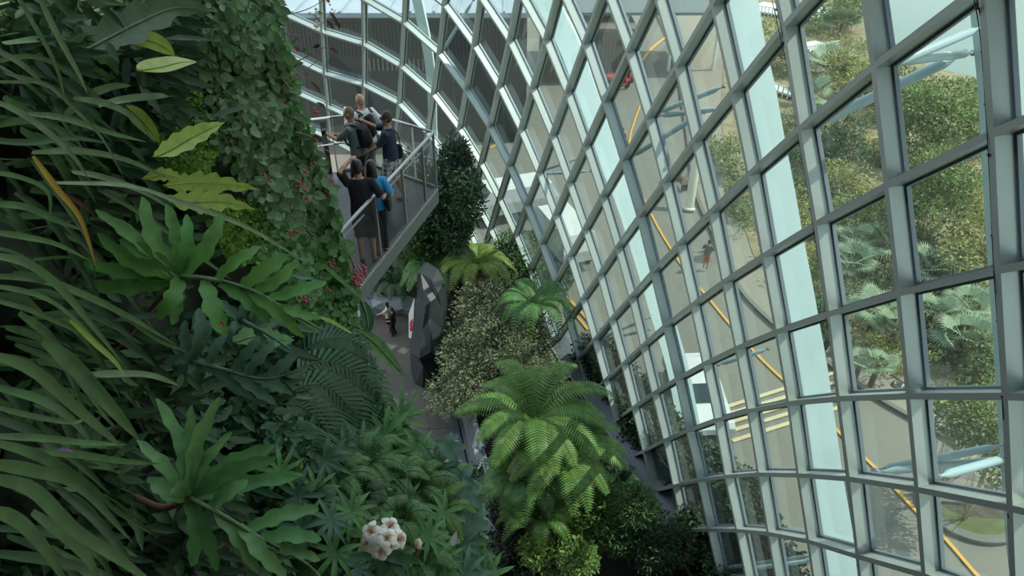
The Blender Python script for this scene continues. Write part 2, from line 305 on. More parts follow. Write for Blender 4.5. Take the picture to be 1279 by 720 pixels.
AR.append(arch([(640, -60), (667, 0), (698, 60), (722, 125), (747, 200), (770, 255), (797, 340), (815, 400), (833, 460), (845, 520), (855, 570), (864, 620)], 5., .85, 1.3, 'pale steel arch running down behind the middle of the glass lattice'))
AR.append(arch([(895, -60), (908, 0), (918, 60), (932, 120), (943, 180), (955, 240), (966, 300), (978, 360), (989, 420), (998, 470), (1011, 560), (1017, 600), (1034, 700), (1042, 760)], 4., .85, 1.6, 'broad white steel arch with a shaded teal side, crossing over the road'))
AR.append(arch([(1225, -60), (1238, 60), (1246, 160), (1254, 300), (1264, 450), (1273, 600), (1281, 720), (1290, 800)], 3.5, .9, .55, 'closest white steel arch, half hidden by the thickest vertical rib'))
def strut(a, b, oa, ob, r, label):
    A, B = P(*a, shell_z(*a) + oa), P(*b, shell_z(*b) + ob)
    m = MB(); m.tube([A, A.lerp(B, .06), A.lerp(B, .14), A.lerp(B, .86), A.lerp(B, .94), B], [r * .3, r * .35, r, r, r * .35, r * .3], 10)
    t = tag(m.build('steel_strut', 'strut_paint', smooth=True), label, 'strut', 'pale struts between the lattice and the arches')
    c = MB(); c.ball(A, r * .8); c.ball(B, r * .8); c.build('end_joint', 'steel_frame', t)
for a, b, r, lb in (
    ((1112, 83), (1226, 34), .075, 'upper round strut under the top cross rib, against the water'),
    ((1114, 78), (1216, 66), .075, 'middle round strut against the water, just below the upper one'),
    ((1010, 160), (1206, 66), .10, 'long flat blue strut crossing above the bushes to the closest arch'),
    ((820, 142), (905, 108), .07, 'strut over the far road running up to the broad arch'),
    ((822, 145), (900, 136), .07, 'lower strut of the pair over the far road'),
    ((786, 198), (880, 140), .08, 'flat strut rising from the lattice beside the curved yellow line'),
    ((672, 215), (742, 192), .06, 'thin strut at the middle arch, upper of its pair'),
    ((672, 218), (738, 214), .06, 'thin strut at the middle arch, lower of its pair'),
    ((552, 66), (592, 0), .07, 'steep strut in front of the ribbed metal roof'),
    ((748, 424), (812, 397), .06, 'upper strut low in the lattice beside the middle arch'),
    ((748, 426), (812, 412), .06, 'lower strut low in the lattice beside the middle arch'),
    ((1092, 588), (1258, 556), .075, 'upper long strut over the orange road line near the planted circle'),
    ((1096, 590), (1262, 574), .08, 'middle long strut over the orange road line near the planted circle'),
    ((1172, 596), (1266, 570), .08, 'bright short strut just above the planted circle'),
    ((895, 712), (1020, 694), .06, 'upper strut by the lowest visible cross rib'),
    ((930, 712), (1020, 700), .06, 'lower strut by the lowest visible cross rib'),
    ((844, 478), (872, 462), .05, 'short strut above the parked white car'),
    ((898, 456), (960, 436), .06, 'short strut over the road where the orange line meets the arch')):
    strut(a, b, .45, 3.6, r, lb)
# safety cables
for i, (pl, lb) in enumerate(((((962, -20), (974, 33), (984, 80), (1001, 180), (1018, 285), (1034, 395), (1049, 510), (1060, 600), (1072, 700), (1076, 740)), 'thin dark cable pair strung along the rib beside the broad arch'),
                (((1215, -20), (1226, 40), (1232, 120), (1237, 200), (1243, 330), (1252, 460), (1257, 560), (1262, 650), (1266, 740)), 'thin dark cable pair strung along the thickest vertical rib'))):
    q = bez([V(x, y, 0) for x, y in pl], 30); t = None
    for s_ in (-1.8, 1.8):
        pts = [P(p.x + s_, p.y, shell_z(p.x, p.y) + .05) for p in q]; m = MB(); m.tube(pts, .007, 4)
        if t is None: t = tag(m.build('safety_cable', 'gasket'), lb, 'cable')
        else: m.build('second_wire', 'gasket', t)
    for k in range(2, 30, 3):
        p = q[k]; m = MB(); z = shell_z(p.x, p.y) + .05; m.box(P(p.x, p.y, z), .03, .012, .012); m.build('clip', 'gasket', t)

# ------------------------------------------------------------------ ground outside
GR = MB(); GR.quad(V(-150, -60, -.06), V(200, -60, -.06), V(200, 260, -.06), V(-150, 260, -.06)); o = GR.build('ground', 'asphalt'); o['kind'] = 'structure'
def flat(pl, h, m, name, thick=.05, kind='structure'):
    mb = MB(); mb.prism([G(*p) + V(0, 0, h - thick) for p in pl], thick); o = mb.build(name, m); o['kind'] = kind; return o
def strip(pl, width, h, m, name, n=40, offx=0.):
    q = bez([G(*p) for p in pl], n); mb = MB(); rings = []
    for i, p in enumerate(q):
        t = (q[min(i + 1, n)] - q[max(i - 1, 0)]).normalized(); s_ = V(t.y, -t.x, 0)
        rings.append([p - s_ * width / 2 + V(0, 0, h - .04), p + s_ * width / 2 + V(0, 0, h - .04), p + s_ * width / 2 + V(0, 0, h), p - s_ * width / 2 + V(0, 0, h)])
    mb.loft(rings); return mb.build(name, m)
EDGE = [(800, -30), (838, 60), (856, 150), (868, 235), (890, 290), (920, 355), (965, 405), (1030, 452), (1095, 498), (1165, 538), (1203, 565), (1168, 585), (1150, 603)]
OUT = [(880, -30), (905, 60), (900, 150), (915, 240), (940, 320), (1003, 395), (1062, 437), (1122, 478), (1190, 512), (1300, 560), (1400, 640), (1300, 660)]
mb = MB(); mb.prism([G(*p) + V(0, 0, -.05) for p in EDGE + [(1160, 625), (1200, 648), (1250, 652), (1300, 668)] + OUT[::-1]], .17); o = mb.build('pavement', 'pavement'); tag(o, kind='structure')
o = strip(EDGE, .22, .14, 'kerb', 'kerb', 60); tag(o, kind='structure')
mb = MB(); mb.prism([G(*p) + V(0, 0, 0) for p in OUT[:-2] + [(1500, 520), (1500, 60), (1279, 112), (1180, 90), (1100, 60), (1050, -20), (1040, -60)]], .16); o = mb.build('planting_bed', 'sand'); tag(o, kind='structure')
mb = MB(); mb.prism([V(14, 60, -.02), V(38, 44, -.02), V(120, 30, -.02), V(200, 60, -.02), V(200, 250, -.02), V(60, 250, -.02), V(22, 120, -.02)], .02)
mb.v = [(x, y, z + .03) for x, y, z in mb.v]; o = mb.build('water', 'water'); o['kind'] = 'structure'
# planted circle by the road
c = G(1212, 634); r = (G(1262, 634) - c).length
mb = MB(); mb.loft([[c + V(math.cos(a) * rr, math.sin(a) * rr * .9, z) for a in [i * .19635 for i in range(32)]] for rr, z in ((r * 1.25, .0), (r * 1.25, .13), (r * 1.0, .13), (r, .1))], caps=False)
t = tag(mb.build('planter_ring', 'kerb'), 'round kerb of grey bricks around a small lawn beside the road', 'planter')
mb = MB(); mb.prism([c + V(math.cos(a) * r, math.sin(a) * r * .9, .04) for a in [i * .19635 for i in range(32)]], .08); mb.build('lawn', 'lawn', t)
CIRC = c
ln = strip([(800, 132), (793, 152), (787, 176), (790, 215), (803, 245), (823, 285), (851, 330), (880, 366), (913, 406), (950, 447), (990, 485), (1030, 521), (1057, 549), (1100, 591), (1148, 642), (1180, 672), (1222, 720), (1270, 770)], .13, .012, 'yellow_line', 'road_line', 80)
tag(ln, 'long orange centre line curving along the grey road', 'road marking')
for i, (a, b) in enumerate((((890, 514), (1042, 466)), ((890, 523), (1046, 477)), ((905, 530), (1048, 487)), ((905, 541), (1050, 497)), ((915, 551), (1052, 508)))):
    o = strip([a, ((a[0] + b[0]) / 2, (a[1] + b[1]) / 2), b], .17, .012, 'cream_line', 'crossing_stripe', 4)
    tag(o, 'cream stripe of the road crossing, %s' % ('farthest across the road', 'second from the far side', 'in the middle of the five', 'second from the near side', 'nearest and lowest of the five')[i], 'road marking', 'cream stripes across the road')
for i, (pl, w_) in enumerate(((((838, 42), (815, 60), (798, 82)), .3), (((795, 32), (770, 45), (755, 54)), .3), (((640, 235), (610, 262), (585, 285)), .22), (((560, 204), (600, 190), (640, 172)), .2), (((700, 372), (722, 396), (735, 412)), .15), (((706, 368), (728, 392), (742, 408)), .15))):
    tag(strip(pl, w_, .012, 'yellow_line', 'road_line', 6), ('yellow line on the far sunlit road behind the top of the lattice', 'short yellow line in the shaded far corner of the road', 'yellow line seen low behind the dark tree', 'yellow line by the far end steps', 'left line of the double yellow pair close to the glass', 'right line of the double yellow pair close to the glass')[i], 'road marking')

# buildings at the far end
bld = thing('building', 'long dark building with louvred walls and a pale ribbed metal roof beyond the glass', 'building', (-20, 58, 0))
mb = MB(); mb.box((-20, 58, 4.3), 21, 8, 4.4); mb.build('wall', 'dark_wall', bld)
mb = MB()
for i in range(166): mb.box((-40.5 + i * .25, 49.9, 7.2), .035, .08, 1.1)
mb.build('louvre_band', 'dark_louver', bld)
mb = MB(); mb.box((-20, 58, 9.0), 22, 9, .15)
for i in range(30): mb.box((-41 + i * 1.5, 58, 9.2), .06, 9, .08)
mb.build('metal_roof', 'roof_metal', bld)
mb = MB()
for i in range(16): mb.box((-9.6 + i * .30, 49.8, 5.6), .05, .1, .4)
mb.build('vent_grille', 'kerb', bld)
mb = MB()
for i in range(12): mb.box((-38 + i * 3.4, 49.9, 2.6), .1, .12, 2.6)
mb.build('window_mullions', 'dark_louver', bld)
mat('mesh_wire_dark', (.10, .13, .13), .6)
b2 = thing('pavilion', 'brown slatted pavilion with a perforated grey canopy beyond the road', 'building', (6, 66, 0))
mb = MB(); mb.box((6.5, 66, 2.2), 4.0, 3, 2.3); mb.build('wall', 'brown_wall', b2)
mb = MB()
for i in range(24): mb.box((2.6 + i * .33, 62.9, 2.3), .05, .08, 2.0)
mb.build('slat_screen', 'dark_louver', b2)
mb = MB(); mb.box((12, 69, 5.2), 7.0, 4, .12); mb.build('canopy', 'mesh_wire_dark', b2)
mb = MB()
for x in (6, 10, 14, 18):
    mb.tube([(x, 66, 0), (x, 66, 5.2)], .16, 8)
mb.build('canopy_posts', 'pale_column', b2)

# ------------------------------------------------------------------ plant builders
RNG = np.random.default_rng(7); random.seed(7)
def leafcloud(pos, dirs, nrm, L, W, fold=.12, mb=None):
    """simple six-point leaves as arrays -> (verts, faces)"""
    n = len(pos); d = dirs / np.linalg.norm(dirs, axis=1)[:, None]
    s = np.cross(d, nrm); s /= np.linalg.norm(s, axis=1)[:, None] + 1e-9; u = np.cross(s, d)
    L = np.broadcast_to(L, (n,))[:, None]; W = np.broadcast_to(W, (n,))[:, None] * .5
    p = pos[:, None, :] + np.stack([0 * d, d * L * .33 + s * W - u * W * 0, d * L * .33 - s * W, d * L * .7 + s * W * .8 - u * L * .06, d * L * .7 - s * W * .8 - u * L * .06, d * L - u * L * .16, d * L * .36 - u * W * fold * 3], 1)
    f = np.array([(0, 1, 6), (0, 6, 2), (1, 3, 6), (6, 4, 2), (3, 5, 6), (6, 5, 4)])
    v = p.reshape(-1, 3); F = (f[None] + (np.arange(n) * 7)[:, None, None]).reshape(-1, 3)
    return v, F
def fast(name, v, F, m, parent=None, origin=None, smooth=True):
    me = bpy.data.meshes.new(name); v = np.asarray(v, float); F = np.asarray(F, int); k = F.shape[1]
    o0 = np.array(parent.get('_o', (0, 0, 0)) if parent is not None else (origin if origin is not None else (0, 0, 0)), float)
    me.vertices.add(len(v)); me.vertices.foreach_set('co', (v - o0).ravel())
    me.loops.add(F.size); me.loops.foreach_set('vertex_index', F.ravel())
    me.polygons.add(len(F)); me.polygons.foreach_set('loop_start', np.arange(len(F)) * k); me.polygons.foreach_set('loop_total', np.full(len(F), k))
    me.materials.append(MATS[m]); me.update(calc_edges=True); me.validate()
    if smooth: me.polygons.foreach_set('use_smooth', np.ones(len(F), bool))
    o = bpy.data.objects.new(name, me); COL.objects.link(o)
    if parent is not None: o.parent = parent; o['_o'] = tuple(map(float, o0))
    elif origin is not None: o.location = o0; o['_o'] = tuple(map(float, o0))
    return o
def ribbon(mb, pts, wid, nrm, fold=.25, wave=0., seed=0):
    """leaf strip along pts; wid = full width at each point; V-fold across"""
    pts = [Vector(p) for p in pts]; n = len(pts); vs = []; fs = []
    for i, p in enumerate(pts):
        t = (pts[min(i + 1, n - 1)] - pts[max(i - 1, 0)]).normalized(); s = t.cross(nrm)
        s = s.normalized() if s.length > 1e-5 else t.orthogonal().normalized(); u = s.cross(t); w_ = wid[i] * .5
        wl = w_ * (1 + wave * math.sin(i * 2.1 + seed)); wr = w_ * (1 + wave * math.sin(i * 1.7 + 2 + seed))
        vs += [p - s * wl + u * wl * fold, p - s * wl * .5 + u * wl * fold * .45, p, p + s * wr * .5 + u * wr * fold * .45, p + s * wr + u * wr * fold]
    for i in range(n - 1):
        for j in range(4): fs.append((i * 5 + j, i * 5 + j + 1, i * 5 + 6 + j, i * 5 + 5 + j))
    mb.add(vs, fs)
def prof(n, kind='strap'):
    o = []
    for i in range(n + 1):
        t = i / n
        if kind == 'strap': o.append(min(1, .55 + t * 2) * (1 - t ** 3.5) ** .8)
        elif kind == 'ovate': o.append(max(.02, math.sin(math.pi * min(1, t ** .75 * 1.0)) ** .75))
        elif kind == 'lance': o.append(max(.02, math.sin(math.pi * t ** .8)))
        elif kind == 'lobe': o.append(.35 + .65 * math.sin(math.pi * min(.97, (.12 + .86 * t)) ** 1.1) if t < .97 else .12)
    return o
def frond(mb, pts, plen, pw, n=22, droop=.25, rach=.012, fwd=.35, up=None, taper=.9, curl=.0):
    """pinnate fern frond; pts = rachis curve (world), plen = longest pinna"""
    q = bez(pts, n + 3); up = up or V(0, 0, 1)
    mb.tube(q, [rach * (1 - .8 * i / (n + 3)) for i in range(n + 4)], 4)
    for i in range(2, n + 3):
        t = i / (n + 3); tg = (q[min(i + 1, n + 3)] - q[i - 1]).normalized(); s = tg.cross(up)
        s = s.normalized() if s.length > 1e-4 else tg.orthogonal().normalized(); nn = s.cross(tg)
        L = plen * (math.sin(math.pi * min(1, (.12 + .86 * t) ** taper)) ** .7) * (.93 + .14 * random.random())
        for sg in (-1, 1):
            d = (s * sg + tg * (fwd + curl * t)).normalized()
            e = q[i] + d * L; e.z -= L * droop; m_ = q[i] + d * L * .5; m_.z -= L * droop * .22
            w_ = pw * (.75 + .25 * random.random())
            a = q[i]; sd_ = tg * w_ * .5
            mb.add([a - sd_ * .7, a + sd_ * .7, m_ + sd_, m_ - sd_, e], [(0, 1, 2, 3), (3, 2, 4)])
def fern(name, label, cat, c, R, nf, m='fern_green', rise=.5, plen=None, pw=None, n=20, group=None, trunk=0., az=None, tm='trunk_brown', skirt=0, fall=.35, org=None):
    """rosette of fronds round c (world); optional trunk below"""
    c = Vector(c); t = thing(name, label, cat, (c.x, c.y, c.z - trunk), group)
    for k in range(nf):
        a = (k / nf * 6.2832 + random.uniform(-.2, .2)) if az is None else az[k % len(az)] + random.uniform(-.12, .12)
        d = V(math.cos(a), math.sin(a), 0); r = R * random.uniform(.82, 1.08); h = rise * r * random.uniform(.7, 1.2)
        mb = MB(); frond(mb, [c + d * .03, c + d * r * .35 + V(0, 0, h * .8), c + d * r * .72 + V(0, 0, h * .75), c + d * r + V(0, 0, h * .8 - r * fall)], (plen or r * .22), (pw or r * .035), n, rach=.006 + r * .006)
        mb.build('frond', m, t)
    for k in range(skirt):
        a = random.uniform(0, 6.28); d = V(math.cos(a), math.sin(a), 0); r = R * random.uniform(.5, .8)
        mb = MB(); frond(mb, [c, c + d * r * .4 + V(0, 0, .02), c + d * r * .7 + V(0, 0, -r * .5), c + d * r * .75 + V(0, 0, -r * 1.1)], (plen or r * .22), (pw or r * .035), n)
        mb.build('frond', m, t)
    if trunk:
        mb = MB(); q = [c + V(.15 * math.sin(i), .12 * math.cos(i * 1.3), -trunk * i / 8) for i in range(9)]; q[0] = c
        mb.tube(q, [.09 + .015 * (i % 2) + .01 * i for i in range(9)], 8); mb.build('trunk', tm, t)
    return t
def bush(name, label, cat, c, rad, nl, L, m, group=None, twig='twig_tan', ntw=14, flowers=None, nf=0, fsz=.05, base=None, lean=.3, wr=.45, blob=5, shell=.55):
    c = Vector(c); rad = Vector(rad); b0 = V(c.x, c.y, 0) if base is None else Vector(base)
    t = thing(name, label, cat, b0, group)
    cs = [np.array([RNG.normal(0, .42), RNG.normal(0, .42), RNG.normal(0, .4)]) for _ in range(blob)]; cs[0] *= 0
    idx = RNG.integers(0, blob, nl); dv = RNG.normal(size=(nl, 3)); dv /= np.linalg.norm(dv, axis=1)[:, None]
    rr = (shell + (1 - shell) * RNG.random(nl))[:, None] * np.where(idx[:, None] == 0, .85, .5)
    pos = (np.array(cs)[idx] + dv * rr) * np.array(rad) + np.array(c)
    ok = pos[:, 2] > b0.z + .02; pos = pos[ok]; dv = dv[ok]; n = len(pos)
    d = dv + RNG.normal(0, .6, (n, 3)); d[:, 2] += lean; nr = dv * .4 + RNG.normal(0, .35, (n, 3)); nr[:, 2] += .9
    Ls = L * RNG.uniform(.6, 1.25, n)
    v, F = leafcloud(pos, d, nr, Ls, Ls * wr); fo = fast('foliage', v, F, m, t)
    if ntw:
        mb = MB()
        for k in range(ntw):
            i = RNG.integers(0, n); e = Vector(pos[i]); md = b0.lerp(e, .55) + V(*(RNG.normal(0, .12, 3) * rad.x)); s0 = V(b0.x + RNG.normal(0, .06), b0.y + RNG.normal(0, .06), b0.z)
            r0 = .008 + .009 * rad.z; mb.tube(bez([s0, md, e], 6), [r0 * (1 - .13 * j) for j in range(7)], 5)
        mb.build('branches', twig, t)
    if nf:
        for k in range(nf):
            i = RNG.integers(0, n); mb = MB(); mb.ball(Vector(pos[i]) + V(0, 0, L * .3), fsz, 4, 6); mb.build('blossom', flowers, fo, smooth=True)
    return t
LEAF = dict(rough=.45, spec=.45)
def lm(name, col, island=.25, hue=.02, trans=.25, rough=.45, **k): return mat(name, col, rough=rough + .06, island=island, hue=hue, trans=trans, spec=.35, noise=.7, nscale=22 if 'out' not in name else 3, detail=6., **k)
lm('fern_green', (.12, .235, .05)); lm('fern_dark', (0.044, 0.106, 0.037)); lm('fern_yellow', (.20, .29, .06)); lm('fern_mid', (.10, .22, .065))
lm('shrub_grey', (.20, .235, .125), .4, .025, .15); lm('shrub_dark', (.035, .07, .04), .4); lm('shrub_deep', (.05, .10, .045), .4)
lm('shrub_green', (.10, .20, .06), .4, .03); lm('shrub_lime', (0.163, 0.275, 0.062), .35, .03); lm('shrub_olive', (0.125, 0.163, 0.056), .4, .03)
lm('out_green', (.22, .29, .10), .45, .04, .2, .7); lm('out_yellow', (.36, .37, .12), .4, .04, .2, .7); lm('out_dark', (.10, .17, .08), .4, .03, .2, .7)
lm('palm_green', (.27, .37, .22), .25, .02, .15, .5); lm('hedge_green', (0.044, 0.094, 0.037), .4, .02, .2)
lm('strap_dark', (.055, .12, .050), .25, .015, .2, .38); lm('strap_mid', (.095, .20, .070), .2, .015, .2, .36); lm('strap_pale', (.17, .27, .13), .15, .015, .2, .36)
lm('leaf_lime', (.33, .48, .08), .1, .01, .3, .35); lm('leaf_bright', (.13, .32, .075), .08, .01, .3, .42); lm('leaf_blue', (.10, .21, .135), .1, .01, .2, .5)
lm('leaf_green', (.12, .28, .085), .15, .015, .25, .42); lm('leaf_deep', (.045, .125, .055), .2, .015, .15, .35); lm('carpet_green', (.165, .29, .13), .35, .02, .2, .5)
lm('maiden_green', (0.150, 0.312, 0.044), .3, .02, .3, .6); lm('yellow_leaf', (0.562, 0.375, 0.062), .1, .0, .2); lm('red_leaf', (0.375, 0.075, 0.050), .3, .02, .2)
mat('twig_tan', (.40, .34, .22), .9, noise=.5, nscale=9); mat('twig_dark', (.06, .04, .03), .9); mat('trunk_brown', (.10, .055, .03), .95, noise=.7, nscale=12, bump=.5)
mat('stalk', (.10, .12, .05), .6); mat('stalk_red', (.16, .07, .05), .6); mat('orange_bloom', (.55, .12, .05), .6); mat('pink_bloom', (.60, .04, .10), .5); mat('fruit_pink', (.50, .07, .14), .45)
mat('white_petal', (.85, .82, .74), .55, trans=.2); mat('cream_bud', (.70, .66, .42), .5); mat('stamen', (.55, .22, .05), .6)
mat('rock_dark', (.030, .036, .039), .42, noise=.4, nscale=.7); mat('rock_pale', (.24, .27, .29), .5, noise=.3, nscale=.8); mat('rock_mid', (.10, .115, .125), .45, noise=.4, nscale=.8)

# ------------------------------------------------------------------ floor of the garden inside the glass
pts = [p + V(-.02, 0, 0) for p in foot]
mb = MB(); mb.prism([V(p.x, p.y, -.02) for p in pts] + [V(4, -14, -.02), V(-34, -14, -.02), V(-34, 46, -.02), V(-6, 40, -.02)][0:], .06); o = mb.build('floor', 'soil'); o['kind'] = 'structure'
PATH = [(430, 330), (470, 352), (512, 380), (516, 420), (530, 480), (560, 500), (575, 560), (590, 640), (600, 800), (300, 900), (300, 330)]
mb = MB(); mb.prism([G(*p) + V(0, 0, .03) for p in PATH], .05); o = mb.build('floor_path', 'path_stone'); o['kind'] = 'structure'
mb = MB()                                              # joints of the slabs
for a, b in (((470, 470), (560, 470)), ((480, 540), (575, 536)), ((470, 620), (590, 622)), ((520, 380), (545, 640)), ((455, 400), (516, 404))): mb.bar(G(*a) + V(0, 0, .085), G(*b) + V(0, 0, .085), .03, .012)
o = mb.build('trim_3', 'kerb_blue'); o['kind'] = 'structure'
KE = bez([G(*p) for p in ((556, 470), (566, 520), (574, 560), (583, 600), (592, 640), (602, 690), (612, 760))], 20)
mb = MB(); mb.loft([[p + V(-.14, 0, 0), p + V(.14, 0, 0), p + V(.14, 0, .22), p + V(-.14, 0, .22)] for p in KE]); o = mb.build('trim_4', 'kerb_blue'); o['kind'] = 'structure'
mb = MB(); mb.loft([[p + V(.2, 0, 0), p + V(.36, 0, 0), p + V(.36, 0, .3), p + V(.2, 0, .3)] for p in KE]); o = mb.build('trim_5', 'rock_mid'); o['kind'] = 'structure'

# faceted dark planter rock beside the path
def facet(name, label, rows, m, cat='rock', thick=.5, pale=None):
    """rows of pixel points (left..right) at given world depth; builds a faceted closed body"""
    mb = MB(); vs = []; nr = len(rows); k = len(rows[0])
    for r in rows: vs += [P(x, y, z) for x, y, z in r]
    nf = len(vs); back = [p + V(.15, thick, -.1) for p in vs]
    fs = []
    for i in range(nr - 1):
        for j in range(k - 1):
            a, b, c_, d = i * k + j, i * k + j + 1, (i + 1) * k + j + 1, (i + 1) * k + j
            fs += [(a, b, c_), (a, c_, d)] if (i + j) % 2 else [(a, b, d), (b, c_, d)]
    fs += [tuple(i + nf for i in f[::-1]) for f in fs]
    ring = [j for j in range(k)] + [i * k + k - 1 for i in range(1, nr)] + [(nr - 1) * k + j for j in range(k - 2, -1, -1)] + [i * k for i in range(nr - 2, 0, -1)]
    for a, b in zip(ring, ring[1:] + ring[:1]): fs.append((a, a + nf, b + nf, b))
    mb.add(vs + back, fs); return tag(mb.build(name, m), label, cat)
zb = lambda x, y, h: (21 - h) / -ray(x, y).z
def fp(x, y, h): return (x, y, zb(x, y, h))
big = facet('faceted_rock', 'tall dark faceted rock slab standing at the edge of the path', [
    [fp(522, 342, 4.6), fp(526, 341, 4.7), fp(540, 350, 4.5), fp(548, 366, 4.1)],
    [fp(521, 372, 3.4), fp(532, 382, 3.9), fp(545, 372, 3.9), fp(552, 384, 3.3)],
    [fp(516, 408, 2.2), fp(528, 412, 3.0), fp(538, 398, 3.2), fp(552, 410, 2.6)],
    [fp(512, 440, 1.2), fp(524, 448, 2.1), fp(538, 440, 2.2), fp(550, 450, 1.6)],
    [fp(514, 462, .5), fp(529, 458, 1.3), fp(545, 452, 1.3), fp(553, 452, .9)],
    [fp(519, 482, -.02), fp(528, 487, -.02), fp(545, 484, -.02), fp(551, 472, -.02)]], 'rock_dark', thick=1.0)
facet('faceted_wall', 'low pale grey faceted wall behind the two visitors on the path', [
    [fp(428, 368, .9), fp(446, 374, 1.0), fp(462, 372, .6), fp(478, 378, .9), fp(500, 376, 1.1), fp(522, 382, .7)],
    [fp(428, 382, .4), fp(448, 388, .3), fp(466, 384, .7), fp(484, 390, .4), fp(504, 386, .7), fp(523, 392, .4)],
    [fp(428, 396, -.02), fp(446, 398, -.02), fp(466, 396, -.02), fp(484, 396, -.02), fp(504, 394, -.02), fp(523, 398, -.02)]], 'rock_pale', thick=.6)
facet('faceted_edging', 'pale and dark faceted stone edging between the kerb and the tree ferns', [
    [fp(574, 470, .9), fp(586, 500, 1.0), fp(592, 535, .9), (600, 565, zb(600, 565, 1.0)), fp(608, 600, .8), fp(612, 640, 1.0), fp(624, 690, .9)],
    [fp(566, 474, .4), fp(576, 510, .5), fp(584, 545, .35), fp(590, 575, .5), fp(598, 612, .35), fp(604, 652, .5), fp(612, 700, .4)],
    [fp(562, 478, -.02), fp(570, 512, -.02), fp(577, 548, -.02), fp(583, 580, -.02), fp(590, 618, -.02), fp(597, 658, -.02), fp(606, 706, -.02)]], 'rock_mid', thick=.3)
mb = MB()
for (a, b, c_) in (((596, 536), (590, 560), (604, 558)), ((605, 640), (602, 668), (622, 664)), ((592, 560), (597, 590), (606, 572))):
    q = [P(*fp(*a, 1.2)), P(*fp(*b, .75)), P(*fp(*c_, 1.0))]; mb.add(q + [p + V(.1, .15, -.2) for p in q], [(0, 1, 2), (5, 4, 3), (0, 3, 4, 1), (1, 4, 5, 2), (2, 5, 3, 0)])
tag(mb.build('faceted_stone', 'rock_pale'), 'pale triangular stone facets beside the tall kerb', 'rock')
# banner half hidden beside the slab
mb = MB(); a, b = P(*fp(511, 392, 2.0)), P(*fp(518, 372, 2.9)); c_, d = P(*fp(516, 424, .9)), P(*fp(511, 422, .9))
mb.add([a, b, c_, d] + [p + V(.03, .05, 0) for p in (a, b, c_, d)], [(0, 1, 2, 3), (7, 6, 5, 4), (0, 4, 5, 1), (1, 5, 6, 2), (2, 6, 7, 3), (3, 7, 4, 0)])
t = tag(mb.build('banner', 'white_paint'), 'small white and red picture panel on the left edge of the dark rock slab', 'panel')
mb = MB(); q = [P(*fp(512.5, 402, 1.7)), P(*fp(516, 398, 1.9)), P(*fp(516, 414, 1.3)), P(*fp(512.5, 414, 1.3))]; q = [p - ray(514, 408) * .06 for p in q]; mb.quad(*q); mb.build('red_print', 'pink_bloom', t)

# ------------------------------------------------------------------ garden plants along the glass
fern('tree_fern', 'large sunlit tree fern with a full round crown in the middle of the garden bed', 'tree fern', G(668, 522, 4.6), 2.6, 19, 'fern_green', trunk=4.5, n=30, pw=.085, plen=.50, rise=.34, fall=.22, skirt=5)
fern('tree_fern', 'second tree fern close beside the glass, fronds reaching towards the steel foot', 'tree fern', G(706, 566, 4.0), 2.2, 15, 'fern_green', trunk=3.9, n=28, pw=.08, plen=.44, rise=.28, fall=.25, skirt=4)
fern('tree_fern', 'lower tree fern with spreading fronds left of the brown trunk', 'tree fern', G(654, 600, 3.2), 1.7, 12, 'fern_mid', trunk=3.1, n=24, pw=.09, plen=.44, rise=.3, fall=.5, skirt=3)
fern('tree_fern', 'small tree fern with few bright fronds hanging low in front of the orange-flecked shrub', 'tree fern', G(672, 650, 2.4), 1.3, 8, 'fern_green', trunk=2.3, n=22, pw=.07, plen=.32, fall=.5)
fern('tree_fern', 'dark green tree fern leaning against the glass beyond the twiggy shrub', 'tree fern', G(668, 378, 3.6), 1.9, 12, 'fern_mid', trunk=3.5, n=22, pw=.10, plen=.42, rise=.25, fall=.5)
fern('tree_fern', 'yellow-green tree fern behind the tall dark rock slab', 'tree fern', G(594, 332, 3.2), 1.9, 12, 'fern_yellow', trunk=3.1, n=22, pw=.11, plen=.45, rise=.3, fall=.4)
fern('tree_fern', 'tree fern with broad dim fronds left of the yellow-green one', 'tree fern', G(545, 338, 2.8), 1.9, 12, 'fern_mid', trunk=2.7, n=22, pw=.11, plen=.45, rise=.3, fall=.4)
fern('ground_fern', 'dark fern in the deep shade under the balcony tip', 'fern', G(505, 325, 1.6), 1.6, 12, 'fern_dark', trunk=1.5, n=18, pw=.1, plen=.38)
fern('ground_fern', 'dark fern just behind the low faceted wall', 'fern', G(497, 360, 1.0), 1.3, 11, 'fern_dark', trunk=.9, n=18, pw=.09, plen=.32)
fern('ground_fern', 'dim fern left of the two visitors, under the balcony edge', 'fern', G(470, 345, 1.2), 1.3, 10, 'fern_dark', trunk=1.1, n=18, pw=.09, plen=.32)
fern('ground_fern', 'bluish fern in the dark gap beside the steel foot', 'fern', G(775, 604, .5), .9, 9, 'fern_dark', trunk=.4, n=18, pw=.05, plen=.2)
bush('twiggy_shrub', 'large greyish-green shrub full of pale twigs beside the rock slab', 'shrub', G(622, 400, 2.6), (2.6, 3.6, 1.6), 11000, .15, 'shrub_grey', ntw=110, wr=.35)
bush('twiggy_shrub', 'lower mottled shrub between the rock slab and the large tree fern', 'shrub', G(603, 452, 2.0), (1.9, 2.6, 1.3), 7000, .14, 'shrub_grey', ntw=50, wr=.35)
bush('twiggy_shrub', 'mottled olive shrub touching the glass above the dark gap', 'shrub', G(660, 425, 2.3), (1.6, 2.8, 1.4), 6500, .13, 'shrub_grey', ntw=70, wr=.35)
bush('twiggy_shrub', 'narrow pale shrub at the kerb, left of the tree fern fronds', 'shrub', G(592, 488, 1.4), (.7, 1.5, .9), 2500, .12, 'shrub_grey', ntw=24, wr=.35)
bush('round_shrub', 'green shrub with tiny red blooms at the far end of the bed', 'shrub', G(632, 330, 2.6), (2.1, 2.2, 1.5), 6500, .15, 'shrub_green', ntw=20, flowers='pink_bloom', nf=16, fsz=.05)
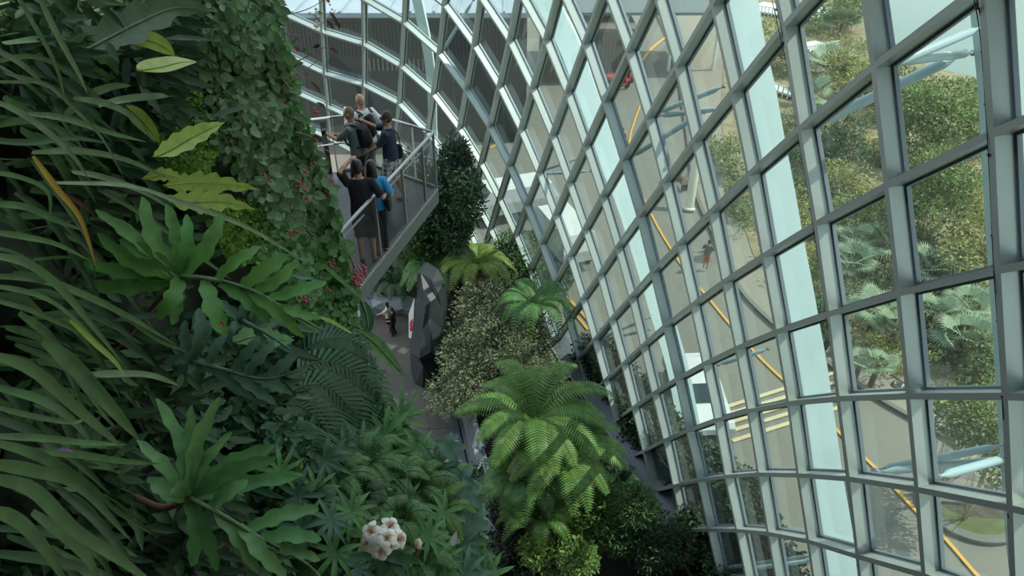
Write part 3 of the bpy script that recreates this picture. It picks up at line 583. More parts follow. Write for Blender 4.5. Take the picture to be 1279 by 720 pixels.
bush('round_shrub', 'dark rounded shrub with red blooms against the lattice', 'shrub', G(655, 345, 2.0), (1.6, 1.7, 1.3), 4500, .15, 'shrub_deep', ntw=14, flowers='pink_bloom', nf=16, fsz=.055)
bush('round_shrub', 'yellow-green low shrub under the leaning tree fern', 'shrub', G(655, 408, 1.8), (.9, 1.0, .8), 1800, .13, 'shrub_lime', ntw=10)
bush('slender_tree', 'tall dark-leaved tree rising behind the balcony corner', 'tree', G(566, 225, 6.6), (1.1, 1.5, 2.6), 7000, .22, 'shrub_dark', twig='twig_dark', ntw=16, wr=.35, blob=9)
bush('slender_tree', 'dark tree in the shade below and right of the balcony corner', 'tree', G(560, 262, 5.6), (1.5, 1.8, 2.6), 8000, .2, 'shrub_deep', twig='twig_dark', ntw=16, wr=.4, blob=9)
bush('slender_tree', 'green tree behind the mesh of the balcony, beside the bright arcs', 'tree', G(530, 285, 4.4), (1.6, 1.6, 2.0), 6500, .2, 'shrub_green', twig='twig_dark', ntw=12, wr=.4, blob=8)
bush('slender_tree', 'dark tree filling the space behind the far rail of the balcony', 'tree', G(512, 240, 5.2), (1.5, 1.6, 2.2), 6000, .2, 'shrub_dark', twig='twig_dark', ntw=12, wr=.4, blob=8)
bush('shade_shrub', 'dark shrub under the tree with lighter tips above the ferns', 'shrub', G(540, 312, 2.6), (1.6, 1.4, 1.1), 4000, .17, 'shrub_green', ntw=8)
bush('berry_shrub', 'shrub with long fresh leaves and orange blooms at the foot of the trunk', 'shrub', G(752, 640, 2.2), (1.35, 1.5, 1.3), 5200, .17, 'shrub_green', ntw=20, flowers='orange_bloom', nf=22, fsz=.045, wr=.28)
bush('berry_shrub', 'upper yellowish shrub with orange blooms beside the second tree fern', 'shrub', G(735, 612, 2.4), (1.1, 1.2, 1.0), 3600, .15, 'shrub_lime', ntw=16, flowers='orange_bloom', nf=12, fsz=.04, wr=.3)
bush('berry_shrub', 'dark bushy shrub with orange blooms against the steel foot', 'shrub', G(812, 672, 1.7), (1.1, 1.5, 1.2), 4800, .15, 'shrub_deep', ntw=12, flowers='orange_bloom', nf=18, fsz=.045, wr=.3)
bush('berry_shrub', 'bright leafy shrub at the bottom edge, left of the orange-flecked ones', 'shrub', G(700, 690, 1.6), (1.2, 1.3, 1.0), 4200, .15, 'shrub_lime', ntw=14, wr=.4)
bush('low_shrub', 'low dark ground shrub right of the kerb beneath the tree ferns', 'shrub', G(625, 655, .8), (.8, 1.6, .7), 2600, .13, 'shrub_dark', ntw=6, flowers='pink_bloom', nf=6, fsz=.04)
bush('low_shrub', 'small dark shrub just right of the kerb opposite the big crown', 'shrub', G(603, 590, .6), (.5, 1.0, .5), 1500, .13, 'shrub_dark', ntw=6)
bush('low_shrub', 'dark ground shrub in the lower corner of the bed', 'shrub', G(655, 715, .9), (1.2, 1.4, .8), 2600, .14, 'shrub_dark', ntw=6)
bush('low_shrub', 'shaded undergrowth clump between trunk and glass', 'shrub', G(745, 575, .7), (.9, 1.4, .6), 2200, .12, 'shrub_dark', ntw=6)

# ------------------------------------------------------------------ plants outside the glass
def fan_palm(c, R, nf, label, m='palm_green', h=1.2):
    c = Vector(c); t = thing('fan_palm', label, 'palm', (c.x, c.y, c.z - h), 'fan palms in the sandy bed')
    for k in range(nf):
        a = k / nf * 6.2832 + random.uniform(-.25, .25); el = random.uniform(.05, 1.0); d = V(math.cos(a) * math.cos(el), math.sin(a) * math.cos(el), math.sin(el))
        hub = c + d * R * .5; mb = MB(); mb.tube([c, hub], .02, 4)
        s = d.cross(V(0, 0, 1)); s = s.normalized() if s.length > .05 else V(1, 0, 0); u = s.cross(d)
        for j in range(22):
            th_ = (j / 21 - .5) * 3.6; e = (d * math.cos(th_) + s * math.sin(th_)); L = R * .62 * (1 - .18 * abs(th_) / 1.8)
            q = hub + e * L - V(0, 0, L * .18); wd = e.cross(u).normalized() * R * .03; m_ = hub + e * L * .5
            mb.add([hub, m_ + wd, q, m_ - wd], [(0, 1, 2, 3)])
        mb.build('fan_leaf', m, t)
    mb = MB(); mb.tube([c, c - V(.05, .05, h)], [.1, .13], 8); mb.build('trunk', 'trunk_brown', t)
for i, (x, y, R) in enumerate(((1108, 306, 1.5), (1062, 330, 1.4), (1160, 338, 1.5), (1095, 388, 1.4), (1165, 392, 1.4), (1205, 425, 1.5), (1070, 300, 1.2), (1118, 415, 1.3), (1036, 80, 2.2), (1052, 30, 2.4), (1010, 120, 2.2), (1020, 145, 1.8), (1210, 385, 1.3), (1075, 455, .8), (1098, 455, .9))):
    lb = ['pale fan palm in the pane left of the thick rib, upper one', 'fan palm low and left beside the cable pair', 'fan palm leaning out above the long cross rib', 'fan palm in the lower pane above the sidewalk', 'broad fan palm with shining leaves, second from the thick rib', 'fan palm beside the teal arch edge above the rocks',
          'fan palm at the brown bush edge', 'fan palm with drooping leaves over the sand', 'far palm by the yellow bushes near the white deck', 'far palm at the edge of the water', 'far palm below the white stairs', 'far palm beside the bare young tree', 'fan palm among the branches right of the shining one', 'small spiky palm at the sidewalk edge', 'small spiky palm next to the dark stone'][i]
    fan_palm(G(x, y, 1.3), R, 13 if R > 1 else 9, lb)
def otree(x, y, h, rad, nl, L, m, label, nt=10, cat='tree', nm='leafy_tree', twig='twig_tan', blob=7, group=None): bush(nm, label, cat, G(x, y, h), rad, nl, L, m, group=group, ntw=nt, twig=twig, blob=blob, wr=.5)
otree(1185, 150, 3.4, (3.4, 3.4, 2.2), 6500, .26, 'out_green', 'big leafy tree against the water, crossed by the flat strut', 26)
otree(1175, 255, 3.0, (2.6, 2.6, 1.9), 5500, .22, 'out_green', 'leafy tree with yellowing leaves in the pane above the fan palms', 24)
otree(1150, 112, 2.4, (2.6, 2.4, 1.5), 3200, .26, 'out_green', 'loose green tree at the water edge below the round struts', 12)
otree(1218, 122, 2.6, (2.4, 2.4, 1.6), 2800, .26, 'out_green', 'leafy tree at the water edge beside the closest arch', 12)
otree(1232, 300, 2.8, (1.8, 2.2, 1.8), 3200, .2, 'out_yellow', 'yellowish tree behind the teal arch edge', 16)
otree(1215, 522, 3.6, (1.5, 1.6, 1.3), 3600, .15, 'out_green', 'young street tree casting its shadow over the road', 22)
otree(1250, 560, 3.6, (1.0, 1.2, 1.0), 1500, .15, 'out_green', 'leafy crown half hidden behind the thick rib by the planted circle', 10)
otree(1075, 270, 1.6, (1.6, 2.0, 1.1), 2600, .2, 'out_green', 'green bush in the pane above the pale fan palm', 8, 'shrub', 'garden_bush')
otree(1060, 220, 1.5, (2.0, 2.0, 1.1), 2600, .22, 'out_yellow', 'yellowish bush left of the leafy trees', 8, 'shrub', 'garden_bush')
otree(1040, 180, 2.0, (2.2, 2.2, 1.5), 2800, .25, 'out_dark', 'dark bush behind the bare young tree', 8, 'shrub', 'garden_bush')
otree(985, 215, 1.4, (1.8, 2.6, 1.1), 2400, .22, 'out_dark', 'dark bush on the strip between road and cable pair', 6, 'shrub', 'garden_bush')
otree(1065, 85, 1.4, (2.5, 2.6, 1.2), 2400, .3, 'out_yellow', 'golden bush near the white deck', 6, 'shrub', 'garden_bush')
otree(1075, 110, 1.2, (2.2, 2.0, 1.0), 1800, .3, 'out_yellow', 'golden bush nearest to the water corner', 6, 'shrub', 'garden_bush')
otree(965, 60, 1.6, (2.6, 4.0, 1.3), 2600, .3, 'out_yellow', 'sunny bush below the white deck', 6, 'shrub', 'garden_bush')
otree(1050, 10, 2.2, (4.0, 4.0, 1.8), 3000, .35, 'out_green', 'distant bush at the shore', 6, 'shrub', 'garden_bush')
otree(1000, 265, 1.4, (1.5, 2.0, 1.0), 1800, .2, 'out_yellow', 'dry looking bush right of the broad arch', 6, 'shrub', 'garden_bush')
otree(925, 265, .9, (.7, 2.6, .7), 1500, .18, 'out_green', 'narrow bush between the pavement and the broad arch', 4, 'shrub', 'garden_bush')
otree(905, 190, 1.1, (1.2, 3.0, .9), 1700, .22, 'out_green', 'bush strip beyond the bollard', 4, 'shrub', 'garden_bush')
otree(1235, 440, 1.4, (1.2, 1.4, 1.0), 1700, .17, 'out_green', 'fresh green bush between rocks and thick rib', 6, 'shrub', 'garden_bush')
otree(1200, 355, 1.2, (1.6, 1.4, .9), 1900, .18, 'out_dark', 'dark bush filling the gap under the yellowish tree', 6, 'shrub', 'garden_bush')
otree(1030, 395, .8, (.9, 1.2, .7), 1100, .16, 'out_dark', 'low bush at the sidewalk beside the cable pair', 4, 'shrub', 'garden_bush')
otree(1140, 445, .6, (1.6, .8, .5), 1100, .14, 'out_yellow', 'dry grass-like bush on the sand above the dark stone', 4, 'shrub', 'garden_bush')
for i in range(34):
    x, y = [(1045, 300), (1085, 330), (1130, 300), (1190, 210), (1220, 250), (1200, 320), (1150, 250), (1120, 200), (1085, 180), (1050, 150), (1020, 190), (1000, 320), (1020, 350), (1060, 380), (1100, 430), (1140, 400), (1180, 430), (1225, 370), (1230, 470), (1150, 360), (1010, 240), (980, 150), (1000, 90), (1030, 110), (1085, 140), (1110, 120), (1150, 120), (1210, 180), (985, 260), (1095, 250), (1240, 400), (1170, 300), (1045, 50), (1075, 60)][i]
    d_ = G(x, y).length / 40; otree(x, y, .7, (1.3 * d_ + .6, 1.2 * d_ + .6, .75), 900, .2, ('out_green', 'out_dark', 'out_yellow')[i % 3], 'low %s clump of shrubs in the sandy bed outside the glass' % ('green', 'dark', 'yellowish')[i % 3], 3, 'shrub', 'bed_shrub', group='%s clumps of shrubs in the sandy bed' % ('green', 'dark', 'yellowish')[i % 3])
# bare young tree
c = G(1056, 205); t = thing('bare_tree', 'bare young tree with forked pale branches', 'tree', c)
mb = MB(); top = P(1064, 150, (c - CAM).dot(V(0, ct, -st)) - 1.2)
mb.tube([c, c.lerp(top, .5) + V(.1, 0, 0), top], [.09, .07, .05], 6)
for d in (V(-1.4, .2, 1.4), V(1.1, .3, 1.3), V(.2, -.4, 1.6), V(-.7, .5, 1.9)): mb.tube([top, top + d * .6 + V(0, 0, .1), top + d], [.045, .03, .012], 5)
mb.build('branches', 'twig_tan', t)
# clipped hedge outside the foot of the glass
for i, (a, b, h) in enumerate((((742, 420), (806, 500), 1.6), ((806, 500), (868, 560), 2.0), ((868, 560), (925, 600), 2.4), ((925, 600), (975, 700), 2.4), ((880, 640), (925, 720), 1.6))):
    p, q = G(*a, h), G(*b, h); c = (p + q) / 2; d = q - p; R_ = Matrix.Rotation(math.atan2(d.y, d.x), 3, 'Z')
    t = thing('hedge_section', ('dark hedge seen low through the far panes', 'dark hedge seen behind the middle of the steel foot', 'tall dark hedge beside the parked white car', 'bushy hedge rising past the near end of the steel foot', 'low hedge behind the lowest corner panes')[i], 'hedge', (c.x, c.y, 0), 'hedge along the outside of the glass')
    n_ = 4200; L_ = d.length / 2 + .3; u = RNG.uniform(-1, 1, (n_, 3)); ax = RNG.integers(0, 3, n_); u[np.arange(n_), ax] = np.sign(u[np.arange(n_), ax]); u *= RNG.uniform(.85, 1.08, (n_, 1))
    pos = u * np.array([L_, .75, h / 2 * .9]); pos = pos @ np.array(R_).T + np.array([c.x, c.y, h * .5]); dd = RNG.normal(size=(n_, 3)); nn_ = RNG.normal(0, .5, (n_, 3)); nn_[:, 2] += .8
    v, F = leafcloud(pos, dd, nn_, .17, .09); fast('foliage', v, F, 'hedge_green', t)
    mb = MB(); mb.box((c.x, c.y, h * .42), L_ * .9, .55, h * .42, R_); mb.build('inner_branches', 'soil', t)

# ------------------------------------------------------------------ balcony hanging over the garden
DZ = 14.6
mat('rail_steel', (.42, .45, .46), .35, .5); mat('mesh_wire', (.16, .16, .145), .4, .4); mat('deck_floor', (.03, .038, .046), .3, noise=.4, nscale=3); mat('deck_edge', (.10, .11, .11), .5)
mat('dot_trim', (.50, .50, .46), .5); mat('dark_post', (.02, .022, .025), .5)
near_e, corner = G(420, 393, DZ), G(546, 235, DZ)
tip1, tip2 = G(462, 141, DZ + 1.14), G(412, 147, DZ + 1.14); tip1.z = tip2.z = DZ
far_w = tip2 + (tip2 - tip1) * 3.0 + V(-1, -.3, 0)
bal = thing('balcony', 'steel viewing balcony with wire mesh railings carrying a group of visitors', 'balcony', corner)
poly = [near_e + V(-6, -1.0, 0), near_e, corner, tip1, tip2, far_w]
mb = MB(); mb.prism([p + V(0, 0, -.12) for p in poly], .12); mb.build('deck', 'deck_floor', bal)
mb = MB()
for a, b in ((near_e, corner), (corner, tip1), (tip1, tip2)):
    mb.bar(a + V(0, 0, -.13), b + V(0, 0, -.13), .06, .34)
mb.build('edge_beam', 'deck_edge', bal)
mb = MB()
for k in range(5): mb.bar(near_e.lerp(corner, .1 + k * .2) + V(-.1, 0, -.3), near_e.lerp(corner, .1 + k * .2) + V(-3.5, .9, -.3), .12, .25)
mb.build('under_beams', 'deck_edge', bal)
mb = MB(); L_ = (corner - near_e).length
for k in range(int(L_ / .07)):
    p = near_e.lerp(corner, (k + .5) * .07 / L_) + (corner - near_e).cross(V(0, 0, 1)).normalized() * .035; mb.box(p + V(0, 0, .0), .018, .018, .02)
o = mb.build('dotted_trim', 'dot_trim', bal); o['kind'] = 'stuff'
mb = MB()
RT = [near_e, corner, tip1, tip2, far_w]
up = V(0, 0, 1.14)
for a, b in zip(RT, RT[1:]): mb.tube([a + up, b + up], .028, 8)
for p in RT[1:4]: mb.ball(p + up, .03)
mb.build('top_rail', 'rail_steel', bal, smooth=True)
mb = MB()
def inw(a, b): q = (b - a).cross(V(0, 0, 1)).normalized(); return -q
for a, b in zip(RT, RT[1:]):
    q = inw(a, b) * .07; z_ = V(0, 0, .93 if a is near_e else .62); mb.tube([a + q + z_, b + q + z_], .018, 6)
mb.build('hand_rail', 'rail_steel', bal, smooth=True)
for (a, b), ts in zip(zip(RT, RT[1:]), ((.12, .38, .64, .86, .995), (.33, .66, .995), (.5, .99), (.25, .5, .75))):
    for t_ in ts:
        p = a.lerp(b, t_); mb = MB(); mb.bar(p + V(0, 0, -.2), p + up, .05, .02, up=(b - a).normalized()); mb.build('post', 'rail_steel', bal)
for (a, b) in zip(RT, RT[1:-1]):
    mb = MB(); L_ = (b - a).length; d = (b - a) / L_; h = 1.06; s_ = .05; k = -h
    while k < L_:
        for sg in (1, -1):
            x0, x1 = (k, k + h); z0, z1 = (0, h) if sg == 1 else (h, 0)
            if x0 < 0: z0 += (z1 - z0) * (-x0 / h); x0 = 0
            if x1 > L_: z1 -= (z1 - z0) * ((x1 - L_) / (x1 - x0)); x1 = L_
            if x1 - x0 > .01: p, q = a + d * x0 + V(0, 0, .03 + z0), a + d * x1 + V(0, 0, .03 + z1); mb.tube([p, q], 0.0024, 3, caps=False)
        k += s_
    mb.build('wire_mesh', 'mesh_wire', bal)
# dark frames on the inner side where people lean
for i, p in enumerate((G(411, 205, DZ + .2), G(463, 190, DZ + .4))):
    p.z = DZ; mb = MB(); mb.bar(p, p + V(0, 0, 1.1), .09, .05); mb.build('dark_post', 'dark_post', bal)

# ------------------------------------------------------------------ people
mat('skin_light', (.52, .30, .21), .55); mat('skin_tan', (.40, .22, .14), .55); mat('hair_black', (.012, .011, .012), .45); mat('hair_stubble', (.19, .13, .10), .8); mat('hair_brown', (.05, .03, .022), .6)
mat('cloth_grey', (.12, .15, .15), .85); mat('cloth_white', (.62, .66, .68), .85); mat('cloth_navy', (.018, .028, .055), .85); mat('cloth_black', (.006, .007, .009), .9); mat('cloth_blue', (.03, .24, .50), .85)
mat('cloth_pale_blue', (.38, .50, .56), .85); mat('cloth_cream', (.50, .50, .45), .85); mat('shoe_dark', (.03, .03, .03), .6); mat('shoe_tan', (.30, .25, .20), .7); mat('shoe_red', (.35, .04, .05), .6); mat('cloth_khaki', (.22, .23, .21), .85)
mat('cloth_orange', (.55, .20, .10), .8); mat('bag_black', (.008, .009, .011), .6); mat('glass_dark', (.01, .01, .01), .2)
m_ = mat('plaid', (.70, .70, .68), .85); nn = m_.node_tree.nodes; ll = m_.node_tree.links
tcn = nn.new('ShaderNodeTexCoord'); sx = nn.new('ShaderNodeSeparateXYZ'); ll.new(tcn.outputs['Object'], sx.inputs[0]); prev = None
for ax in ('X', 'Y', 'Z'):
    mu = nn.new('ShaderNodeMath'); mu.operation = 'MULTIPLY'; mu.inputs[1].default_value = 11.0; fr_ = nn.new('ShaderNodeMath'); fr_.operation = 'FRACT'; gt = nn.new('ShaderNodeMath'); gt.operation = 'GREATER_THAN'; gt.inputs[1].default_value = .62
    ll.new(sx.outputs[ax], mu.inputs[0]); ll.new(mu.outputs[0], fr_.inputs[0]); ll.new(fr_.outputs[0], gt.inputs[0])
    if prev is None: prev = gt.outputs[0]
    else:
        ad = nn.new('ShaderNodeMath'); ad.operation = 'ADD'; ll.new(prev, ad.inputs[0]); ll.new(gt.outputs[0], ad.inputs[1]); prev = ad.outputs[0]
mr = nn.new('ShaderNodeMapRange'); mr.inputs[2].default_value = 3; mr.inputs[3].default_value = .62; mr.inputs[4].default_value = .0; ll.new(prev, mr.inputs[0])
cmb = nn.new('ShaderNodeCombineColor'); [ll.new(mr.outputs[0], cmb.inputs[i]) for i in range(3)]
ll.new(cmb.outputs[0], [q for q in nn if q.type == 'BSDF_PRINCIPLED'][0].inputs['Base Color'])

def remesh(mb, name, m, parent, voxel=.012, sm=3):
    me = bpy.data.meshes.new('tmp'); me.from_pydata([tuple(p) for p in mb.v], [], mb.f); o = bpy.data.objects.new('tmp', me); COL.objects.link(o)
    md = o.modifiers.new('r', 'REMESH'); md.mode = 'VOXEL'; md.voxel_size = voxel; md.use_smooth_shade = True
    if sm: ms = o.modifiers.new('s', 'SMOOTH'); ms.iterations = sm; ms.factor = .5
    dg = bpy.context.evaluated_depsgraph_get(); dg.update(); me2 = bpy.data.meshes.new_from_object(o.evaluated_get(dg)); bpy.data.objects.remove(o); bpy.data.meshes.remove(me)
    me2.name = name; me2.materials.clear(); me2.materials.append(MATS[m]); me2.polygons.foreach_set('use_smooth', [True] * len(me2.polygons))
    o = bpy.data.objects.new(name, me2); COL.objects.link(o); o.parent = parent; return o
def ering(c, rx, ry, n=14): return [Vector(c) + V(rx * math.cos(6.2832 * k / n), ry * math.sin(6.2832 * k / n), 0) for k in range(n)]
def ik(a, b, l1, l2, hint):
    a = Vector(a); b = Vector(b); d = b - a; L = d.length
    if L > l1 + l2 - .003: b = a + d * ((l1 + l2 - .003) / L); d = b - a; L = d.length
    x = (l1 * l1 - l2 * l2 + L * L) / (2 * L); h = math.sqrt(max(0, l1 * l1 - x * x)); u = d.normalized(); hp = Vector(hint); hp = (hp - u * hp.dot(u)).normalized()
    return a + u * x + hp * h, b
def person(label, head, H, fz, face, skin, shirt, bottom, hair, shoes, armL, armR, lean=0., bend=0., legs=None, sleeve=.55, short=True, skirt=False, headturn=0., voxel=.012, z0=None, group=None, curl=.5):
    """armL/armR: hand target in local metres (x right, y ahead, z up)"""
    loc = G(*head, fz + H); loc.z = fz
    t = thing('person', label, 'person', loc, group); t.rotation_euler = (0, 0, face); s = H / 1.75; t.scale = (s, s, s); t['_o'] = (0, 0, 0)
    # shift so that the head (which may lean) stays under the pixel
    R_ = Matrix.Rotation(-lean, 3, 'X')
    def L(p): p = Vector(p); q = p - V(0, 0, .95); return (R_ @ q) + V(0, 0, .95)
    hd = L((0, 0, 1.66)); off = Matrix.Rotation(face, 3, 'Z') @ V(hd.x, hd.y, 0); t.location = loc - off * s
    body = MB()
    tr = [(.86, .15, .115), (.95, .165, .12), (1.05, .15, .11), (1.15, .14, .10), (1.28, .16, .115), (1.38, .175, .11), (1.44, .14, .09), (1.49, .06, .06)]
    body.loft([[L(p) for p in ering((0, 0, z), a, b)] for z, a, b in tr])
    body.tube([L((0, 0, 1.44)), L((0, .01, 1.6))], [.062, .055], 10)
    hc = L((0, .015, 1.64)); Rh = R_ @ Matrix.Rotation(headturn, 3, 'Z')
    hb = MB(); hb.ball((0, 0, 0), (.073, .092, .112), 10, 14); hb.ball((0, .035, -.07), (.052, .052, .045), 8, 10)
    hb.tube([(0, .085, .02), (0, .112, -.022), (0, .09, -.035)], [.008, .016, .012], 6)            # nose
    hb.ball((-.076, -.005, -.01), (.012, .02, .03), 6, 8); hb.ball((.076, -.005, -.01), (.012, .02, .03), 6, 8)
    hb.tube([(-.022, .083, -.055), (0, .09, -.055), (.022, .083, -.055)], .008, 6); hb.tube([(-.04, .08, .03), (0, .092, .032), (.04, .08, .03)], .010, 6)
    body.add([hc + Rh @ Vector(p) for p in hb.v], hb.f)
    sl = MB(); hands = []
    for sg, tg in ((-1, armL), (1, armR)):
        S = L((.178 * sg, 0, 1.40)); e, h = ik(S, L(tg) if tg[2] > 1.0 else Vector(tg), .30, .26, (.5 * sg, -.6, -.7)); hands.append(h)
        body.tube([L((.10 * sg, 0, 1.40)), S, S.lerp(e, .5), e, e.lerp(h, .35), h], [.06, .055, .047, .040, .038, .026], 10)
        f = (h - e).normalized(); sd_ = f.cross(V(0, 0, 1)); sd_ = sd_.normalized() if sd_.length > .1 else V(1, 0, 0); dn = f.cross(sd_)
        pm = h + f * .045; body.tube([h, h + f * .03, h + f * .085], [.024, .034, .030], 8)
        for k, (o_, ln) in enumerate(((-.03, .062), (-.010, .072), (.010, .068), (.030, .054))):
            b0 = h + f * .08 + sd_ * o_; b1 = b0 + f * ln * .55 + dn * ln * .25 * curl; b2 = b1 + f * ln * .3 + dn * ln * .5 * curl
            body.tube([b0 - f * .02, b0, b1, b2], [.010, .0095, .009, .007], 6)
        b0 = h + f * .03 - sd_ * .03 * sg; body.tube([b0, b0 - sd_ * .03 * sg + f * .03, b0 - sd_ * .035 * sg + f * .062], [.013, .011, .009], 6)
        q = S.lerp(e, min(1, sleeve * 1.6)); sl.tube([L((.08 * sg, 0, 1.405)), S + V(0, 0, .005), S.lerp(e, sleeve * .8), q], [.07, .072, .068, .070], 12)
    legs = legs or ((-.1, .02), (.1, -.02)); tb = MB(); feet = MB()
    for sg, (fx, fy) in zip((-1, 1), legs):
        hp = V(.085 * sg, 0, .90); kn, an = ik(hp, (fx, fy, .085), .425, .41, (0, 1, .05))
        body.tube([hp, hp.lerp(kn, .4), kn, kn.lerp(an, .3), an, an - V(0, 0, .05)], [.095, .082, .056, .057, .038, .036], 10)
        feet.tube([an + V(0, -.05, -.045), an + V(0, .02, -.04), an + V(0, .12, -.055), an + V(0, .175, -.06)], [.036, .042, .038, .024], 8)
        body.tube([an + V(0, -.03, -.045), an + V(0, .10, -.055)], [.03, .03], 8)
        if not skirt:
            if short: tb.tube([hp + V(0, 0, .03), hp.lerp(kn, .5), kn + V(0, 0, .04), kn.lerp(an, .15)], [.10, .105, .085, .088], 12)
            else: tb.tube([hp + V(0, 0, .03), hp.lerp(kn, .5), kn, kn.lerp(an, .5), an + V(0, 0, .0)], [.10, .098, .072, .066, .064], 12)
    tb.loft([ering((0, 0, z), a, b) for z, a, b in ((.84, .165, .125), (.9, .175, .132), (1.0, .165, .125))])
    if skirt: tb.loft([ering((0, 0, z), a, b) for z, a, b in ((.52, .21, .19), (.7, .19, .165), (.9, .18, .14), (1.0, .16, .12))])
    remesh(body, 'body', skin, t, .0095, 3)
    sh = MB(); sh.loft([[L(p) for p in ering((0, 0, z), a + .016, b + .016)] for z, a, b in ((.88, .172, .13), (.95, .168, .125), (1.05, .156, .118), (1.15, .15, .112), (1.28, .162, .118), (1.38, .172, .108), (1.44, .13, .085), (1.475, .07, .065))])
    sh.add(sl.v, sl.f); remesh(sh, 'shirt', shirt, t, voxel, 3)
    remesh(tb, 'skirt' if skirt else ('shorts' if short else 'trousers'), bottom, t, voxel, 2)
    fo = remesh(feet, 'shoes', shoes, t, .012, 2)
    if hair:
        hm, kind = hair; hr = MB()
        k = {'stubble': 1.03, 'short': 1.13, 'long': 1.2}[kind]; vs = []; hb = MB()
        hb.ball((0, -.014, .018), (.073 * k, .088 * k, .108 * k), 10, 14)
        if kind == 'long': hb.loft([[Vector(p) for p in ering((0, -.055 + .01 * i, z), a, b)] for i, (z, a, b) in enumerate(((-.24, .085, .035), (-.16, .10, .05), (-.08, .095, .06), (0, .085, .065)))])
        if kind == 'short': hb.ball((0, -.05, -.03), (.068, .05, .06), 8, 10)
        hr.add([hc + Rh @ Vector(p) for p in hb.v], hb.f); remesh(hr, 'hair', hm, t, .011, 1)
    t['_h'] = 1
    M = Matrix.Translation(t.location) @ Matrix.Rotation(face, 4, 'Z') @ Matrix.Scale(s, 4)
    return t, [M @ h for h in hands], M, L
def face_to(dx, dy): return math.atan2(-dx, dy)
# 1 grey shirt, shaved head, arms stretched to the left holding a phone
p1, h1, M1, L1 = person('man in a grey t-shirt with a black backpack, holding a camera out over the rail', (436, 134), 1.76, DZ, face_to(-1, .25), 'skin_tan', 'cloth_grey', 'cloth_black', ('hair_stubble', 'stubble'), 'shoe_dark', (-.10, .48, 1.30), (.10, .44, 1.22), lean=.12, short=False, headturn=.1)
p2, h2, M2, L2 = person('bald man in a white t-shirt with a dark backpack, farthest at the rail', (450, 117.5), 1.82, DZ, face_to(-.7, .7), 'skin_light', 'cloth_white', 'cloth_khaki', None, 'shoe_tan', (-.12, .36, 1.38), (.30, .12, 1.02), lean=.08, short=True)
p3, h3, M3, L3 = person('man in navy shirt and black and white checked shorts raising a phone', (483, 140), 1.74, DZ, face_to(-1, .12), 'skin_tan', 'cloth_navy', 'plaid', ('hair_brown', 'short'), 'shoe_tan', (-.08, .38, 1.02), (.12, .48, 1.52), legs=((-.1, .12), (.1, -.16)), headturn=.15)
p4, h4, M4, L4 = person('man in a black t-shirt seen from behind with one hand on his head', (445.5, 201), 1.76, DZ, face_to(-.15, 1), 'skin_tan', 'cloth_black', 'cloth_black', ('hair_black', 'short'), 'shoe_dark', (-.10, .05, 1.74), (.36, .16, 1.10), lean=.06)
p5, h5, M5, L5 = person('black-haired woman in a bright blue t-shirt beside the man in black', (463, 202), 1.62, DZ, face_to(-.1, 1), 'skin_light', 'cloth_blue', 'cloth_black', ('hair_black', 'long'), 'shoe_dark', (-.2, .22, 1.05), (.22, .22, 1.08), short=False)
p6, h6, M6, L6 = person('person in a pale blue shirt almost hidden behind the red flowers', (401, 236), 1.50, DZ, face_to(1, .3), 'skin_light', 'cloth_pale_blue', 'cloth_khaki', ('hair_black', 'short'), 'shoe_dark', (-.25, .15, .95), (.25, .15, .95))
p7, h7, M7, L7 = person('woman in cream top and red shoes reaching out on the path below', (483.5, 378), 1.62, .06, face_to(-1, .1), 'skin_light', 'cloth_cream', 'cloth_black', ('hair_black', 'long'), 'shoe_red', (-.15, .52, 1.05), (.15, .2, .98), skirt=True, sleeve=.5)
p8, h8, M8, L8 = person('visitor dressed in black next to the woman in the cream top', (489.5, 384.5), 1.60, .06, face_to(-.9, .3), 'skin_tan', 'cloth_black', 'cloth_black', ('hair_black', 'short'), 'shoe_dark', (-.2, .2, 1.0), (.15, .3, 1.1), short=False)
def pack(M, label, y=-.2, z=1.22, m='bag_black', L=None, w=.15, d=.10, h=.23):
    c = M @ V(0, y, z); t = thing('backpack', label, 'bag', c); t['_o'] = (0, 0, 0); t.location = (0, 0, 0)
    mb = MB(); q = MB(); q.ball((0, y, z), (w, d, h), 10, 14); q.ball((0, y - .03, z - .07), (w * .85, d * .9, h * .55), 8, 12); q.box((0, y + .03, z), w * .85, d * .5, h * .8)
    if L: q.v = [tuple(L(p)) for p in q.v]
    mb.add([M @ Vector(p) for p in q.v], q.f); remesh(mb, 'bag_body', m, t, .014, 4)
    for sg in (-1, 1):
        pts = [(.10 * sg, y + .06, z + .2), (.12 * sg, -.05, 1.47), (.125 * sg, .08, 1.44), (.12 * sg, .135, 1.3), (.15 * sg, .10, 1.12), (.13 * sg, y + .05, z - .18)]
        mb = MB(); mb.tube(bez([M @ (L(p) if L else Vector(p)) for p in pts], 14), .019, 6); mb.build('strap', m, t, smooth=True)
    return t
pack(M1, 'black backpack on the back of the man in grey', L=L1); pack(M2, 'dark backpack on the back of the bald man in white', L=L2, d=.07, w=.10)
for h, lb, nm, cat, sz in ((h3[1], 'phone held up by the man in the navy shirt', 'phone', 'phone', (.008, .04, .075)), (h1[0], 'dark camera held over the rail by the man in grey', 'camera_body', 'camera', (.03, .06, .04))):
    f = (M3 if nm == 'phone' else M1).to_3x3(); mb = MB(); mb.box(h + (f @ V(0, .06, .05)), *sz); t = tag(mb.build(nm, 'bag_black', origin=h), lb, cat)
    mb = MB(); mb.box(h + (f @ V(0, .052, .05)), sz[0] * .6, sz[1] * .8, sz[2] * .85); mb.build('screen' if nm == 'phone' else 'lens', 'glass_dark', t)
